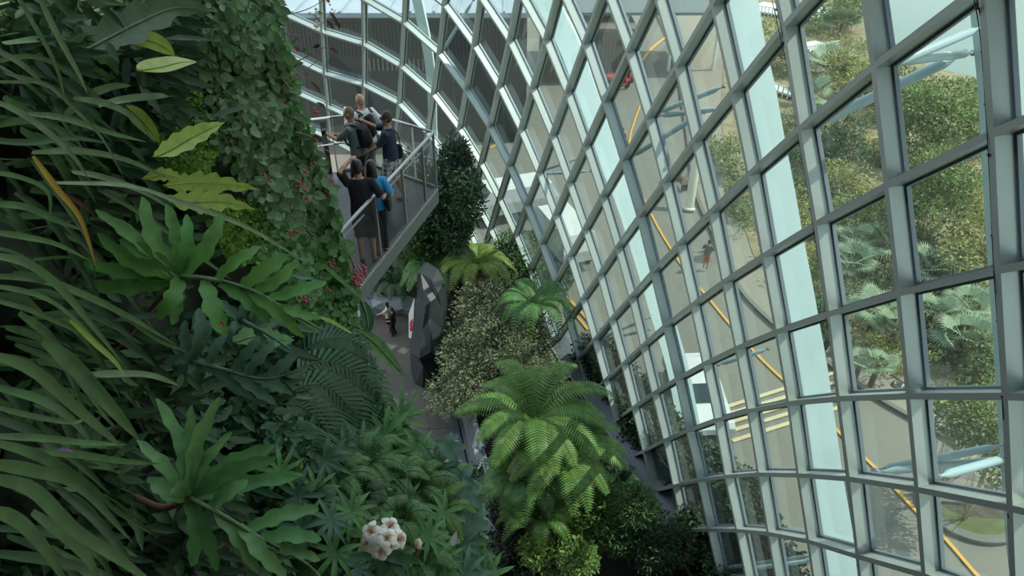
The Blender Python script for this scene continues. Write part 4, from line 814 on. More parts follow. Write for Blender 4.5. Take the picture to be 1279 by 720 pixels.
for M, x, z, lb, sz in ((M3, .21, .92, 'dark shoulder bag at the hip of the man in checked shorts', (.05, .13, .17)), (M5, .24, 1.0, 'black handbag hanging on the arm of the woman in blue', (.06, .14, .16))):
    c = M @ V(x, -.06, z); t = thing('shoulder_bag', lb, 'bag', c); t['_o'] = (0, 0, 0); t.location = (0, 0, 0)
    q = MB(); q.ball((x, -.06, z), sz, 8, 12); q.box((x, -.06, z), sz[0] * .6, sz[1] * .8, sz[2] * .7); mb = MB(); mb.add([M @ Vector(p) for p in q.v], q.f); remesh(mb, 'bag_body', 'bag_black', t, .014, 3)
    mb = MB(); mb.tube(bez([M @ Vector(p) for p in ((x, -.14, z + .1), (.05, -.135, 1.36), (-.12, -.02, 1.475), (0, .14, 1.32), (x - .02, .05, z + .1))], 16), .012, 5); mb.build('strap', 'bag_black', t, smooth=True)
mb = MB(); f = M4.to_3x3(); mb.loft([[h4[0] + (f @ V(math.cos(a) * .034, math.sin(a) * .034, z - .02)) for a in [k * .5236 for k in range(12)]] for z in (0, .03)], caps=False); tag(mb.build('wrist_watch', 'cloth_white', origin=h4[0]), 'white watch strap on the raised wrist of the man in black', 'watch')
mb = MB(); gl_c = M3 @ L3((0, .015, 1.655)); f = M3.to_3x3() @ Matrix.Rotation(.15, 3, 'Z')
for sg in (-1, 1): mb.box(gl_c + f @ V(.033 * sg, .096, 0), .024, .004, .017, f.normalized()); mb.tube([gl_c + f @ V(.06 * sg, .09, 0), gl_c + f @ V(.082 * sg, -.01, .005)], .003, 4)
tag(mb.build('sunglasses', 'glass_dark', origin=gl_c), 'dark glasses worn by the man in the navy shirt', 'glasses')

# ------------------------------------------------------------------ planted mountain on the left
CTRL = [(0, 100, 1.55), (0, 350, 1.45), (0, 600, 1.35), (0, 900, 1.2), (0, -100, 1.7), (150, 100, 2.2), (150, 400, 1.95), (200, 650, 1.85), (250, 850, 1.8), (280, 20, 3.0), (300, 150, 3.1), (250, 250, 2.5), (300, 350, 2.7), (345, 0, 3.7), (365, 110, 4.0), (385, 190, 4.4),
        (415, 280, 4.9), (435, 350, 5.1), (455, 430, 5.0), (400, 470, 4.0), (350, 560, 2.9), (480, 500, 5.0), (420, 650, 2.8), (480, 680, 2.9), (560, 600, 4.2), (500, 550, 4.6), (540, 690, 3.5), (610, 680, 4.3), (600, 800, 3.9), (400, 800, 2.5), (350, -100, 3.8), (320, 250, 3.4), (350, 350, 3.7), (450, 600, 3.5)]
def zf(x, y):
    s = w_ = 0
    for a, b, z in CTRL: k = 1 / ((x - a) ** 2 + (y - b) ** 2 + 900) ** 1.6; s += k * z; w_ += k
    return s / w_
BND = [(344, -160), (348, -20), (350, 60), (366, 130), (384, 200), (410, 265), (422, 320), (432, 370), (452, 430), (474, 485), (505, 545), (555, 585), (598, 650), (628, 730), (650, 900)]
def bx_(y):
    for (x0, y0), (x1, y1) in zip(BND, BND[1:]):
        if y <= y1: return x0 + (x1 - x0) * (y - y0) / (y1 - y0)
    return BND[-1][0]
mat('sun_blocker_cloth', (.55, .57, .55), .9, trans=.45)
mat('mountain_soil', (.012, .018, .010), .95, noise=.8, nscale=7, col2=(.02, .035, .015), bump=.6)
mb = MB(); rows = []
for j in range(44):
    y = -160 + j * 24.5; bx = bx_(y) - 14; row = []
    for i in range(26):
        x = -260 + (bx + 260) * i / 25; z = zf(x, y) * 1.10 + .22; row.append(P(x, y, z) + V(random.gauss(0, .02), random.gauss(0, .02), random.gauss(0, .03)))
    e = row[-1]; row += [e + V(-.25, .5, -.05), e + V(-1.2, 1.6, -.2), e + V(-3.5, 3.0, -.5)]; rows.append(row)
mb.loft(rows, close=False, caps=False); wl = thing('wall_left', 'planted mountain face of dark soil behind the leaves', None, (0, 0, 0), kind='structure')
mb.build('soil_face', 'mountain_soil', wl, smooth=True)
mb = MB(); mb.box((-9.6, 7.8, 13), 5.0, 4.4, 13); mb.box((-10, -4, 16), 8.5, 5, 16); mb.box((2.5, -9.5, 17), 6.5, 3.5, 17); mb.build('core_and_sky_blocker', 'mountain_soil', wl)  # last box is unseen, added behind the camera to keep sky light off the ribs
# overhead: unseen slab and sails added to block sun and sky, above the field of view
mb = MB(); mb.box((-3, -3.5, 25.5), 6, 2.0, .25); o = mb.build('added_shade_slab', 'girder'); o['kind'] = 'structure'
mb = MB(); mb.box((.4, -2.2, 19.3), 1.3, 1.9, .12); o = mb.build('lower_walkway', 'girder'); o['kind'] = 'structure'
for i, q in enumerate(SUN_BLOCKERS):
    mb = MB(); n_ = (q[1] - q[0]).cross(q[2] - q[0]).normalized() * .03; mb.add(list(q) + [p + n_ for p in q], [(0, 1, 2, 3), (7, 6, 5, 4), (0, 4, 5, 1), (1, 5, 6, 2), (2, 6, 7, 3), (3, 7, 4, 0)])
    tag(mb.build('added_sun_sail', 'sun_blocker_cloth'), ('unseen fabric sail added above the walkway to block the sun', 'unseen fabric sail added above the near panes to block the sun')[i % 2], 'sail', kind='structure')

TOCAM = lambda p: (CAM - Vector(p)).normalized()
def carpet(name, label, cat, poly, n, lpx, m, dz=(-.12, .12), wr=.62, group=None, flowers=None, parent=None, down=.75, jit=.6):
    xs = [p[0] for p in poly]; ys = [p[1] for p in poly]; pos = []
    def inside(x, y):
        c_ = False
        for (x0, y0), (x1, y1) in zip(poly, poly[1:] + poly[:1]):
            if (y0 > y) != (y1 > y) and x < (x1 - x0) * (y - y0) / (y1 - y0) + x0: c_ = not c_
        return c_
    while len(pos) < n:
        x = random.uniform(min(xs), max(xs)); y = random.uniform(min(ys), max(ys))
        if inside(x, y): z = zf(x, y); pos.append((*P(x, y, z + random.uniform(*dz) * z * .3), z))
    a = np.array(pos); z = a[:, 3]; a = a[:, :3]; nn_ = np.array(CAM) - a; nn_ /= np.linalg.norm(nn_, axis=1)[:, None]; nn_ += RNG.normal(0, .30, nn_.shape) + np.array([.1, 0, .4])
    d = RNG.normal(0, jit, nn_.shape); d[:, 2] -= down
    L = lpx * z / FPX * RNG.uniform(.6, 1.35, n); v, F = leafcloud(a, d, nn_, L, L * wr)
    c = a.mean(0); t = parent or thing(name, label, cat, c, group); fast('foliage', v, F, m, t); return t, a
t, a = carpet('creeping_shrub', 'dense small-leaved creeper hanging at the top beside the dry twigs', 'shrub', [(225, -30), (345, -30), (352, 60), (368, 128), (330, 150), (262, 120), (235, 60)], 2600, 14, 'carpet_green')
t2, a2 = carpet('creeping_shrub', 'dense small-leaved creeper with a few red flowers left of the visitors', 'shrub', [(262, 100), (340, 110), (372, 130), (398, 195), (420, 262), (400, 300), (345, 290), (300, 220), (250, 150)], 2800, 14, 'carpet_green')
t3, a3 = carpet('creeping_shrub', 'creeper with pink fruit clusters hanging below the near end of the balcony', 'shrub', [(335, 270), (400, 270), (428, 300), (440, 355), (448, 405), (410, 420), (360, 380), (320, 320)], 2000, 12, 'leaf_green')
def bunch(parent, x, y, z, n, r, br, m, name='berry_cluster'):
    mb = MB()
    for k in range(n): mb.ball(P(x, y, z) + V(RNG.normal(0, r), RNG.normal(0, r * .5), RNG.normal(0, r * 1.3)), br, 4, 6)
    mb.build(name, m, parent, smooth=True)
for x, y, n_, r in ((377, 236, 10, .022), (383, 249, 7, .018), (364, 289, 7, .016), (385, 214, 3, .01), (338, 224, 4, .012), (391, 205, 3, .01), (395, 140, 4, .01)): bunch(t2, x, y, zf(x, y) - .22, n_, r, .0075, 'pink_bloom', 'red_flowers')
for x, y, n_, r in ((445, 349, 34, .032), (452, 340, 16, .024), (418, 331, 8, .018), (377, 371, 8, .018), (400, 352, 4, .01), (412, 362, 3, .01)): bunch(t3, x, y, zf(x, y) - .25, n_, r, .0085, 'fruit_pink', 'fruit_cluster')
mb = MB(); mb.tube(bezpx([(420, 300), (436, 318), (443, 335), (446, 350)], 4.75, 4.8, 8), .006, 5); mb.build('fruit_stalk', 'stalk_red', t3)
mb = MB()
for x, y in ((398, 238), (404, 228), (410, 236), (404, 243), (412, 226)):
    for k in range(6):
        a_ = k * 1.05; c = P(x, y, 4.35); d = V(math.cos(a_), 0.0, math.sin(a_)) * .035; mb.add([c, c + d * .6 + V(.01, -.01, .01), c + d, c + d * .6 - V(.01, .01, .01)], [(0, 1, 2, 3)])
mb.build('pink_blossom', lm('salmon_petal', (.62, .20, .18), .2, .01, .3), t2)
for poly, n_, lb, lp in ((([(190, 120), (250, 110), (275, 180), (262, 215), (235, 225), (200, 215), (185, 180)]), 3600, 'bright green tiny-leaved maidenhair fern behind the shiny lime leaf', 5),
                   (([(255, 240), (330, 250), (350, 300), (330, 330), (290, 330), (260, 290)]), 1800, 'tiny-leaved maidenhair fern between the big lobed leaf and the creeper', 5),
                   (([(330, 560), (375, 570), (385, 640), (360, 680), (330, 640)]), 1800, 'tiny-leaved maidenhair fern behind the lower lobed leaf', 5)):
    carpet('maidenhair_fern', lb, 'fern', poly, n_, lp, 'maiden_green', wr=.8)

# long strap leaves
def strap(parent, pl, wpx, z0, z1, m='strap_mid', n=14, fold=.3, sag=0., wave=.0, kind='strap', nm='leaf', tilt=None):
    pts = bezpx(pl, z0, z1, n, sag); z = (z0 + z1) / 2 * (.8 if kind == 'strap' else 1); mb = MB(); md = pts[n // 2]
    nr = (TOCAM(md) + V(random.gauss(0, .25), 0, random.gauss(.25, .25))).normalized() if tilt is None else (TOCAM(md) + tilt).normalized()
    ribbon(mb, pts, [w_ * wpx * z / FPX for w_ in prof(n, kind)], nr, fold, wave); return mb.build(nm, m, parent, smooth=True)
SP, SM, SD = 'strap_pale', 'strap_mid', 'strap_dark'
def clump(label, leaves, org, cat='plant', nm='strap_leaf_plant'):
    t = thing(nm, label, cat, P(*org))
    y0_ = {110: (-30, 220), 320: (200, 440), 600: (420, 740)}[org[1]]
    for k in range(26):                      # further leaves of the same plant, a little deeper in
        y = random.uniform(*y0_); x = random.uniform(-40, 90); L_ = random.uniform(90, 170); a = random.uniform(-.15, .75); c_ = random.uniform(.1, .45)
        strap(t, [(x, y), (x + L_ * .5 * math.cos(a), y + L_ * .5 * math.sin(a)), (x + L_ * math.cos(a) * .95, y + L_ * (math.sin(a) + c_))], random.uniform(9, 17), zf(x, y) * .98, zf(x + L_, y) * 1.0, random.choice((SD, SM, SM)))
    for L in leaves: strap(t, *L[:2], *(L[2:4] if len(L) > 3 else (1.4, 1.8)), m=L[4] if len(L) > 4 else 'strap_mid')
    return t
c1 = [([(-20, 102), (30, 102), (60, 106), (98, 140), (130, 175), (158, 228)], 7, 1.2, 1.6, SP), ([(-20, 122), (20, 138), (60, 165), (92, 195), (114, 228)], 10, 1.15, 1.5, SP),
      ([(42, -20), (65, 30), (85, 68), (100, 95), (110, 119)], 9, 1.4, 1.7, SP), ([(15, -20), (38, 22), (60, 60), (75, 95), (82, 130)], 7, 1.4, 1.7, SP),
      ([(92, 122), (130, 128), (165, 145), (194, 178)], 11, 1.7, 2.0, SP), ([(35, 142), (80, 148), (135, 165), (185, 178)], 10, 1.6, 2.0, SM), ([(-20, 55), (20, 75), (45, 95), (60, 112)], 9, 1.3, 1.5, SP),
      ([(120, 133), (160, 124), (200, 120), (222, 121)], 12, 1.9, 2.3, SM), ([(75, 150), (110, 120), (140, 108), (165, 107)], 14, 1.9, 2.2, SM), ([(40, 190), (100, 188), (160, 200), (216, 226)], 11, 1.5, 2.0, SP),
      ([(-20, 20), (30, 30), (80, 60), (120, 75)], 16, 1.9, 2.2, SD), ([(20, 60), (50, 100), (90, 140), (110, 190)], 12, 1.9, 2.1, SD), ([(-20, 175), (40, 178), (90, 172), (140, 180)], 10, 1.5, 1.9, SD), ([(60, -20), (90, 25), (110, 60), (118, 90)], 12, 1.8, 2.1, SD),
      ([(-20, 80), (40, 70), (90, 92), (125, 130)], 8, 1.6, 2, SM), ([(-20, 160), (30, 150), (70, 158), (100, 180)], 12, 1.6, 1.9, SM)]
clump('strap-leaved plant in the top left corner with pale arching leaves', c1, (-20, 110, 1.3))
c2 = [([(60, 229), (155, 232), (217, 250), (300, 280), (345, 305), (390, 333)], 9, 1.7, 2.9, SP), ([(-20, 318), (30, 328), (70, 355), (110, 400), (155, 456)], 14, 1.15, 1.5, SM), ([(-20, 356), (30, 364), (70, 380), (115, 418)], 9, 1.2, 1.4, SM),
      ([(-20, 372), (30, 385), (70, 402), (104, 418)], 8, 1.2, 1.4, SM), ([(-20, 288), (30, 296), (70, 305), (114, 326)], 10, 1.3, 1.6, SM), ([(-20, 215), (20, 220), (60, 240), (62, 285)], 8, 1.3, 1.5, SM), ([(40, 200), (70, 240), (110, 300), (120, 350)], 8, 1.6, 1.8, SD),
      ([(20, 240), (60, 270), (100, 330), (130, 380)], 13, 1.7, 1.9, SD), ([(-20, 255), (30, 258), (70, 275), (110, 290)], 11, 1.5, 1.8, SM), ([(90, 215), (130, 222), (180, 240), (215, 262)], 10, 1.9, 2.3, SP), ([(80, 280), (130, 330), (170, 380), (200, 420)], 11, 2.0, 2.3, SD),
      ([(-20, 235), (20, 270), (50, 320), (70, 370)], 11, 1.6, 1.8, SD), ([(120, 370), (165, 400), (200, 425), (235, 440)], 10, 1.9, 2.2, SM), ([(-20, 345), (60, 352), (150, 390), (222, 432)], 12, 1.5, 2.1, SM), ([(130, 240), (190, 275), (250, 320), (290, 350)], 8, 2.2, 2.6, SM)]
clump('strap-leaved plant halfway up the left edge, below the pale arching one', c2, (-20, 320, 1.3))
c3 = [([(-20, 440), (40, 462), (90, 505), (125, 535), (154, 560)], 18, 1.1, 1.4, SM), ([(55, 425), (95, 460), (140, 510), (176, 552)], 24, 1.35, 1.6, SM), ([(-20, 505), (40, 520), (90, 528), (110, 522)], 9, 1.2, 1.4, SM), ([(-20, 545), (50, 548), (110, 554), (160, 556)], 12, 1.15, 1.5, SM),
      ([(20, 562), (90, 567), (150, 576), (202, 580)], 12, 1.3, 1.7, SM), ([(-20, 550), (50, 570), (110, 605), (150, 640), (192, 669)], 16, 1.1, 1.5, SM), ([(-20, 578), (40, 588), (100, 608), (168, 680)], 20, 1.05, 1.4, SM), ([(-20, 596), (40, 612), (90, 660), (150, 700), (200, 735)], 22, 1.0, 1.3, SM),
      ([(-20, 636), (20, 650), (55, 685), (90, 740)], 22, .95, 1.15, SM), ([(40, 640), (80, 670), (110, 700), (130, 740)], 18, 1.2, 1.4, SM), ([(230, 578), (262, 590), (285, 605), (307, 621)], 14, 1.75, 2.0, SM), ([(100, 470), (150, 468), (190, 470), (225, 482)], 14, 1.9, 2.2, SP),
      ([(-20, 460), (20, 500), (60, 560), (110, 600)], 15, 1.6, 1.8, SD), ([(40, 450), (70, 500), (95, 560), (110, 620)], 16, 1.6, 1.8, SD), ([(-20, 480), (50, 500), (90, 525), (120, 560)], 14, 1.5, 1.7, SM), ([(60, 600), (120, 650), (160, 700), (180, 740)], 14, 1.5, 1.7, SD),
      ([(-20, 690), (60, 700), (120, 715), (170, 740)], 16, 1.3, 1.5, SD), ([(-20, 660), (60, 665), (120, 690), (150, 740)], 14, 1.4, 1.6, SD), ([(-20, 520), (40, 540), (100, 580), (140, 620)], 14, 1.4, 1.6, SD)]
clump('strap-leaved plant in the bottom left corner with the broadest leaves', c3, (-20, 600, 1.2))
t = thing('dying_leaf', 'single yellow-orange dying strap leaf hanging among the green ones', 'leaf', P(42, 195, 1.5)); strap(t, [(42, 195), (72, 236), (102, 275), (122, 338)], 9, 1.45, 1.6, 'yellow_leaf', nm='blade')
t = thing('dying_leaf', 'short brown-orange leaf tip just right of the yellow dying leaf', 'leaf', P(88, 240, 1.7)); strap(t, [(80, 240), (98, 252), (112, 262), (121, 274)], 8, 1.65, 1.75, lm('brown_leaf', (.13, .065, .035), .1, 0, .1), nm='blade')
t = thing('yellow_tip', 'yellowing strap leaf with a lime tip pointing at the lower lobed leaf', 'leaf', P(60, 420, 1.6)); strap(t, [(88, 400), (120, 430), (142, 450), (157, 470)], 9, 1.4, 1.5, 'leaf_lime', nm='blade')
# dim filler plants deeper in
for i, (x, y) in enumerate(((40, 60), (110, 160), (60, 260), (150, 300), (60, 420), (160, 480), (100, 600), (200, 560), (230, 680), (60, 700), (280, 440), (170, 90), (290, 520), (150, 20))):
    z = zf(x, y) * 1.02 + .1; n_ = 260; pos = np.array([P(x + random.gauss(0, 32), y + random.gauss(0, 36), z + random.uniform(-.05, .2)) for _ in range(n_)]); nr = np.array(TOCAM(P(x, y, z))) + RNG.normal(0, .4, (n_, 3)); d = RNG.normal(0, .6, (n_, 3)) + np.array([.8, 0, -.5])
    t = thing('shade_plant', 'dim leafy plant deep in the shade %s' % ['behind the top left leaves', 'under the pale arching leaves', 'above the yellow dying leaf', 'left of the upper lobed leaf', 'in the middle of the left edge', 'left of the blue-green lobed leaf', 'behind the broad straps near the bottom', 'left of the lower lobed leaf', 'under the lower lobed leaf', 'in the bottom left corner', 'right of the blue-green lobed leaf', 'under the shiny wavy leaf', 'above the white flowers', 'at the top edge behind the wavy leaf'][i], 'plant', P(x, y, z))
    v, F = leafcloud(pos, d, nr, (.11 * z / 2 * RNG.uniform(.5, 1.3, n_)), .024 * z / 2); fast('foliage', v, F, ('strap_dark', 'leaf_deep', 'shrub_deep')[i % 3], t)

# big lobed leaves
def lobed(label, hub, lobes, rach, z, m, wpx=20, leaflets=(), stem=None, nm='lobed_leaf', zs=.04):
    t = thing(nm, label, 'leaf', P(*hub, z)); mb = MB(); c = V(hub[0], hub[1], 0)
    def lobe(a, b, w_, seed):
        dx, dy = b[0] - a[0], b[1] - a[1]; L = math.hypot(dx, dy); bend = random.uniform(-.1, .1) * L; k = random.uniform(-zs, zs)
        pl = [a, (a[0] + dx * .5 - dy / L * bend, a[1] + dy * .5 + dx / L * bend), b]; q = bez([V(p[0], p[1], 0) for p in pl], 12)
        pts = [P(p.x, p.y, z + k * math.sin(i / 12 * 2.2) - .02 * math.sin(i / 12 * 3.14)) for i, p in enumerate(q)]
        nr = (TOCAM(pts[6]) + V(random.gauss(0, .3), 0, random.gauss(.2, .25))).normalized(); ribbon(mb, pts, [pp * w_ * .84 * z / FPX for pp in prof(12, 'lobe')], nr, .22, .22, seed)
    for i, b in enumerate(lobes): lobe(hub, b[:2], b[2] if len(b) > 2 else wpx, i)
    if rach:
        q = bez([V(p[0], p[1], 0) for p in [hub] + rach], 16); pts = [P(p.x, p.y, z - .012) for p in q]; ml = MB(); ml.tube(pts, [.006 * z / 2 * (1.2 - .05 * i) for i in range(17)], 6); ml.build('midrib', 'strap_pale' if m != 'leaf_blue' else 'leaf_blue', t, smooth=True)
    for i, (a, b, w_) in enumerate(leaflets): lobe(a, b, w_, i + 9)
    mb.build('leaf_blade', m, t, smooth=True)
    if stem: ms = MB(); ms.tube(bezpx([hub] + stem, z + .01, z + .45, 12), .009, 6); ms.build('leaf_stalk', 'stalk_red', t, smooth=True)
lobed('large bright green lobed leaf in the middle of the left foliage', (226, 345), [(178, 246, 24), (208, 255, 22), (234, 268, 20), (278, 268, 24), (120, 262, 22), (122, 292, 24), (96, 326, 20), (108, 358, 26), (165, 350, 18), (197, 398, 24), (216, 406, 20), (150, 300, 26)], [(270, 350), (320, 365), (365, 392), (402, 412)], 2.0, 'leaf_bright', 24,
      [((268, 352), (326, 308), 20), ((300, 362), (360, 318), 24), ((318, 366), (370, 328), 20), ((335, 374), (408, 352), 20), ((275, 354), (337, 404), 20), ((310, 364), (380, 422), 18), ((256, 350), (282, 420), 26), ((345, 380), (402, 398), 14), ((350, 384), (400, 415), 12)], [(200, 375), (150, 430), (110, 470)])
lobed('large bluish lobed leaf at the bottom, above the white flowers', (237, 622), [(172, 550, 20), (196, 498, 22), (222, 533, 22), (240, 506, 20), (275, 496, 22), (290, 540, 20), (344, 556, 26), (346, 572, 24), (374, 596, 24), (186, 596, 24), (240, 708, 26), (272, 714, 22), (215, 600, 24)], [(280, 645), (330, 675), (385, 706), (415, 740)], 1.75, 'leaf_green', 26,
      [((270, 640), (322, 716), 22), ((300, 656), (358, 722), 22), ((310, 662), (399, 636), 24), ((325, 672), (402, 674), 22), ((345, 684), (400, 700), 16), ((262, 636), (310, 600), 22)], [(205, 635), (160, 620), (130, 640)])
lobed('dull blue-green lobed leaf between the bright one and the bottom one', (240, 452), [(216, 470, 12), (232, 476, 12), (246, 474, 13), (205, 452, 16), (249, 385, 20), (232, 400, 16), (270, 395, 16)], [(280, 462), (330, 474), (380, 462)], 2.25, 'leaf_blue', 18,
      [((255, 458), (300, 495), 12), ((270, 460), (318, 500), 14), ((290, 466), (345, 505), 16), ((320, 472), (358, 490), 20), ((330, 474), (372, 440), 18), ((290, 464), (325, 420), 16), ((305, 468), (345, 425), 16), ((260, 458), (285, 415), 14)], [(215, 470), (180, 500)])
lobed('pale bluish strap-lobed leaf just above the dull blue-green one', (300, 400), [(262, 372, 14), (280, 425, 14), (318, 372, 14)], [(330, 415), (365, 438)], 2.5, 'leaf_blue', 14, [((315, 408), (350, 400), 12), ((320, 410), (345, 440), 14)], None)

# lime and wavy leaves of the upper part
def single(label, pl, wpx, z0, z1, m, kind='ovate', wave=0., rib=True, fold=.2, cat='leaf', nm='broad_leaf', tilt=None):
    t = thing(nm, label, cat, P(*pl[0], z0)); lb_ = strap(t, pl, wpx, z0, z1, m, 18, fold, wave=wave, kind=kind, nm='leaf_blade', tilt=tilt)
    if rib: pts = bezpx(pl, z0 - .006, z1 - .006, 14); mb = MB(); mb.tube(pts, [.0035 * z0 / 2 * (1.15 - .07 * i) for i in range(15)], 5); mb.build('midrib', 'strap_pale' if 'lime' not in m else 'leaf_lime', lb_, smooth=True)
single('long wavy dark leaf with a pale midrib curling to a lime tip', [(88, 72), (130, 50), (175, 27), (220, 9), (272, 14)], 44, 1.9, 2.35, 'strap_dark', 'lance', .22)
single('upright lime leaf just under the wavy leaf', [(163, 52), (185, 50), (205, 58), (219, 70)], 22, 2.1, 2.25, 'leaf_lime')
single('broad glossy lime leaf pointing right at the creeper', [(172, 88), (200, 84), (225, 78), (246, 77)], 30, 2.0, 2.3, 'leaf_lime')
single('brightest lime leaf, folded and shining, with a sharp tip', [(192, 196), (214, 186), (238, 172), (262, 160), (281, 153)], 26, 2.0, 2.3, 'leaf_lime', 'lance', .15)
single('green oblong leaf left of the brightest lime leaf', [(158, 132), (172, 145), (188, 162), (200, 178)], 20, 2.2, 2.3, 'leaf_lime')
single('dull green leaf with a drooping tip under the wavy leaf', [(98, 74), (118, 66), (138, 74), (148, 94)], 24, 2.1, 2.2, 'strap_mid')
single('crinkled lime fern blade with a forked end, upper blade', [(205, 232), (240, 228), (280, 230), (326, 237)], 26, 2.3, 2.7, 'leaf_lime', 'lance', .3)
single('crinkled lime fern blade with a forked end, lower blade', [(205, 248), (240, 252), (280, 252), (320, 262)], 26, 2.3, 2.7, 'leaf_lime', 'lance', .3)
single('short lime frond between the crinkled blades and the strap leaves', [(178, 224), (200, 218), (218, 220), (232, 226)], 16, 2.25, 2.35, 'leaf_lime', 'lance', .2)
single('pale crinkled leaf behind the dull blue-green leaf', [(290, 428), (320, 420), (345, 424), (368, 425)], 28, 2.7, 2.9, 'leaf_green', 'ovate', .2)
single('dark broad leaf at the very top edge', [(105, 12), (135, 6), (165, 20), (190, 40)], 40, 2.5, 2.8, 'leaf_deep')
single('dark rounded leaf in the top left corner', [(-15, 10), (30, 0), (65, 8), (100, -8)], 46, 1.9, 2.1, 'leaf_deep')
single('second dark rounded leaf below the top left corner', [(20, 30), (50, 20), (75, 18), (98, 2)], 34, 2.1, 2.2, 'strap_mid')
single('long pointed leaf over the path, tipped like a spear', [(446, 412), (468, 428), (488, 450), (508, 472)], 18, 4.6, 4.7, 'leaf_green', 'lance')
single('dark hanging leaf at the left end of the low faceted wall', [(452, 375), (458, 392), (460, 408), (456, 420)], 16, 4.8, 4.8, 'leaf_deep', 'ovate')
single('lime strap leaf reaching right from the bright lobed leaf', [(395, 395), (415, 402), (432, 412), (442, 418)], 6, 3.2, 3.4, 'leaf_lime', 'strap', rib=False)
single('olive strap leaf hanging over the wall edge above the path', [(404, 330), (420, 345), (438, 360), (452, 372)], 7, 4.4, 4.7, 'leaf_green', 'strap', rib=False)

# fronds of dark palm-like plant and ferns right of it
def pinn(parent, pl, z0, z1, plen, pw, n, m, fwd=.7, droop=.5, nm='frond'):
    pts = bezpx(pl, z0, z1, 8); mb = MB(); frond(mb, pts, plen, pw, n, droop, rach=.005, fwd=fwd, up=TOCAM(pts[4]) + V(0, 0, .2)); return mb.build(nm, m, parent)
t = thing('dark_palm', 'dark glossy palm-like plant with drooping comb leaves beside the path', 'plant', P(370, 470, 4.2))
for pl, z0, z1 in ((([(362, 455), (395, 428), (430, 422), (462, 440)]), 4.1, 4.4), (([(362, 470), (400, 452), (440, 462), (472, 492)]), 3.9, 4.4), (([(358, 490), (395, 480), (430, 500), (458, 540)]), 3.8, 4.2), (([(350, 505), (380, 510), (410, 540), (432, 580)]), 3.6, 3.9), (([(380, 440), (420, 440), (458, 470), (490, 520)]), 4.3, 4.6), (([(345, 520), (370, 545), (388, 580), (395, 610)]), 3.4, 3.5)):
    pinn(t, pl, z0 - .25, z1 - .25, .27, .030, 17, 'leaf_deep', .75, .8)
bunch(t, 428, 470, 4.0, 14, .03, .012, 'trunk_brown', 'seed_cluster'); bunch(t, 392, 525, 3.7, 10, .03, .012, 'trunk_brown', 'seed_cluster')
for i, (x, y, R, nf, m) in enumerate(((492, 600, .30, 8, 'fern_mid'), (455, 580, .30, 8, 'fern_mid'), (520, 612, .34, 8, 'fern_mid'), (548, 640, .30, 8, 'fern_green'), (420, 600, .26, 8, 'fern_mid'), (500, 650, .22, 8, 'fern_mid'), (450, 625, .2, 7, 'fern_dark'), (540, 590, .28, 7, 'fern_green'), (565, 610, .28, 7, 'fern_mid'), (390, 640, .2, 7, 'fern_dark'), (520, 700, .25, 7, 'fern_mid'), (400, 700, .2, 7, 'fern_dark'))):
    p = P(x, y, zf(x, y) - .08); fern('sword_fern', 'small sword fern %s' % ['in the middle of the lower slope', 'below the dark palm-like plant', 'right of the middle of the lower slope', 'above the pink petal', 'above the white flowers, to the left', 'just above the flower bud', 'over the lower lobed leaf tips', 'near the upper rim of the lower slope', 'at the rim close to the kerb', 'in the shade left of the white flowers', 'under the flower bud', 'at the bottom edge left of the white flowers'][i], 'fern', p, R * .75, nf, m, n=16, pw=.016, plen=.05, rise=.35)
# hand-shaped leaves of the lower slope
def palmate(label, x, y, rpx, nl, m, wpx=.26, spread=5.0, a0=None, nm='palmate_leaf', z=None, kind='lance', group=None):
    z = z or zf(x, y) - .22; t = thing(nm, label, 'leaf', P(x, y, z), group); a0 = random.uniform(0, 6.28) if a0 is None else a0; mb = MB(); n0 = (TOCAM(P(x, y, z)) + V(random.gauss(.1, .2), 0, random.gauss(.3, .2))).normalized(); s = n0.cross(V(0, 1, .3)).normalized(); u = n0.cross(s); c = P(x, y, z); R = rpx * z / FPX
    for k in range(nl):
        a = a0 + (k / max(1, nl - 1) - .5) * spread; d = s * math.cos(a) + u * math.sin(a); r = R * (1 - .25 * abs(k / max(1, nl - 1) - .5) * 2) * random.uniform(.9, 1.1)
        pts = bez([c, c + d * r * .5 + n0 * r * .08, c + d * r - n0 * r * .12], 9); ribbon(mb, pts, [q * R * wpx for q in prof(9, kind)], n0, .2, .08, k)
    mb.build('leaflets', m, t, smooth=True); mb = MB(); mb.tube(bez([c, c - n0 * .06 + V(-.04, .03, -.03), c - n0 * .2 + V(-.12, .08, -.02)], 6), .004, 5); mb.build('leaf_stalk', 'stalk', t, smooth=True)
where = [(452, 560), (480, 545), (430, 560), (555, 640), (570, 636), (520, 560), (545, 585), (575, 600), (585, 618), (590, 652), (578, 680), (555, 700), (596, 700), (535, 670), (500, 690), (440, 640), (415, 650), (395, 610), (380, 660), (420, 690), (445, 710), (350, 590), (370, 620), (545, 720), (580, 720), (470, 580), (510, 625), (350, 690), (560, 560), (608, 722), (405, 575), (500, 520)]
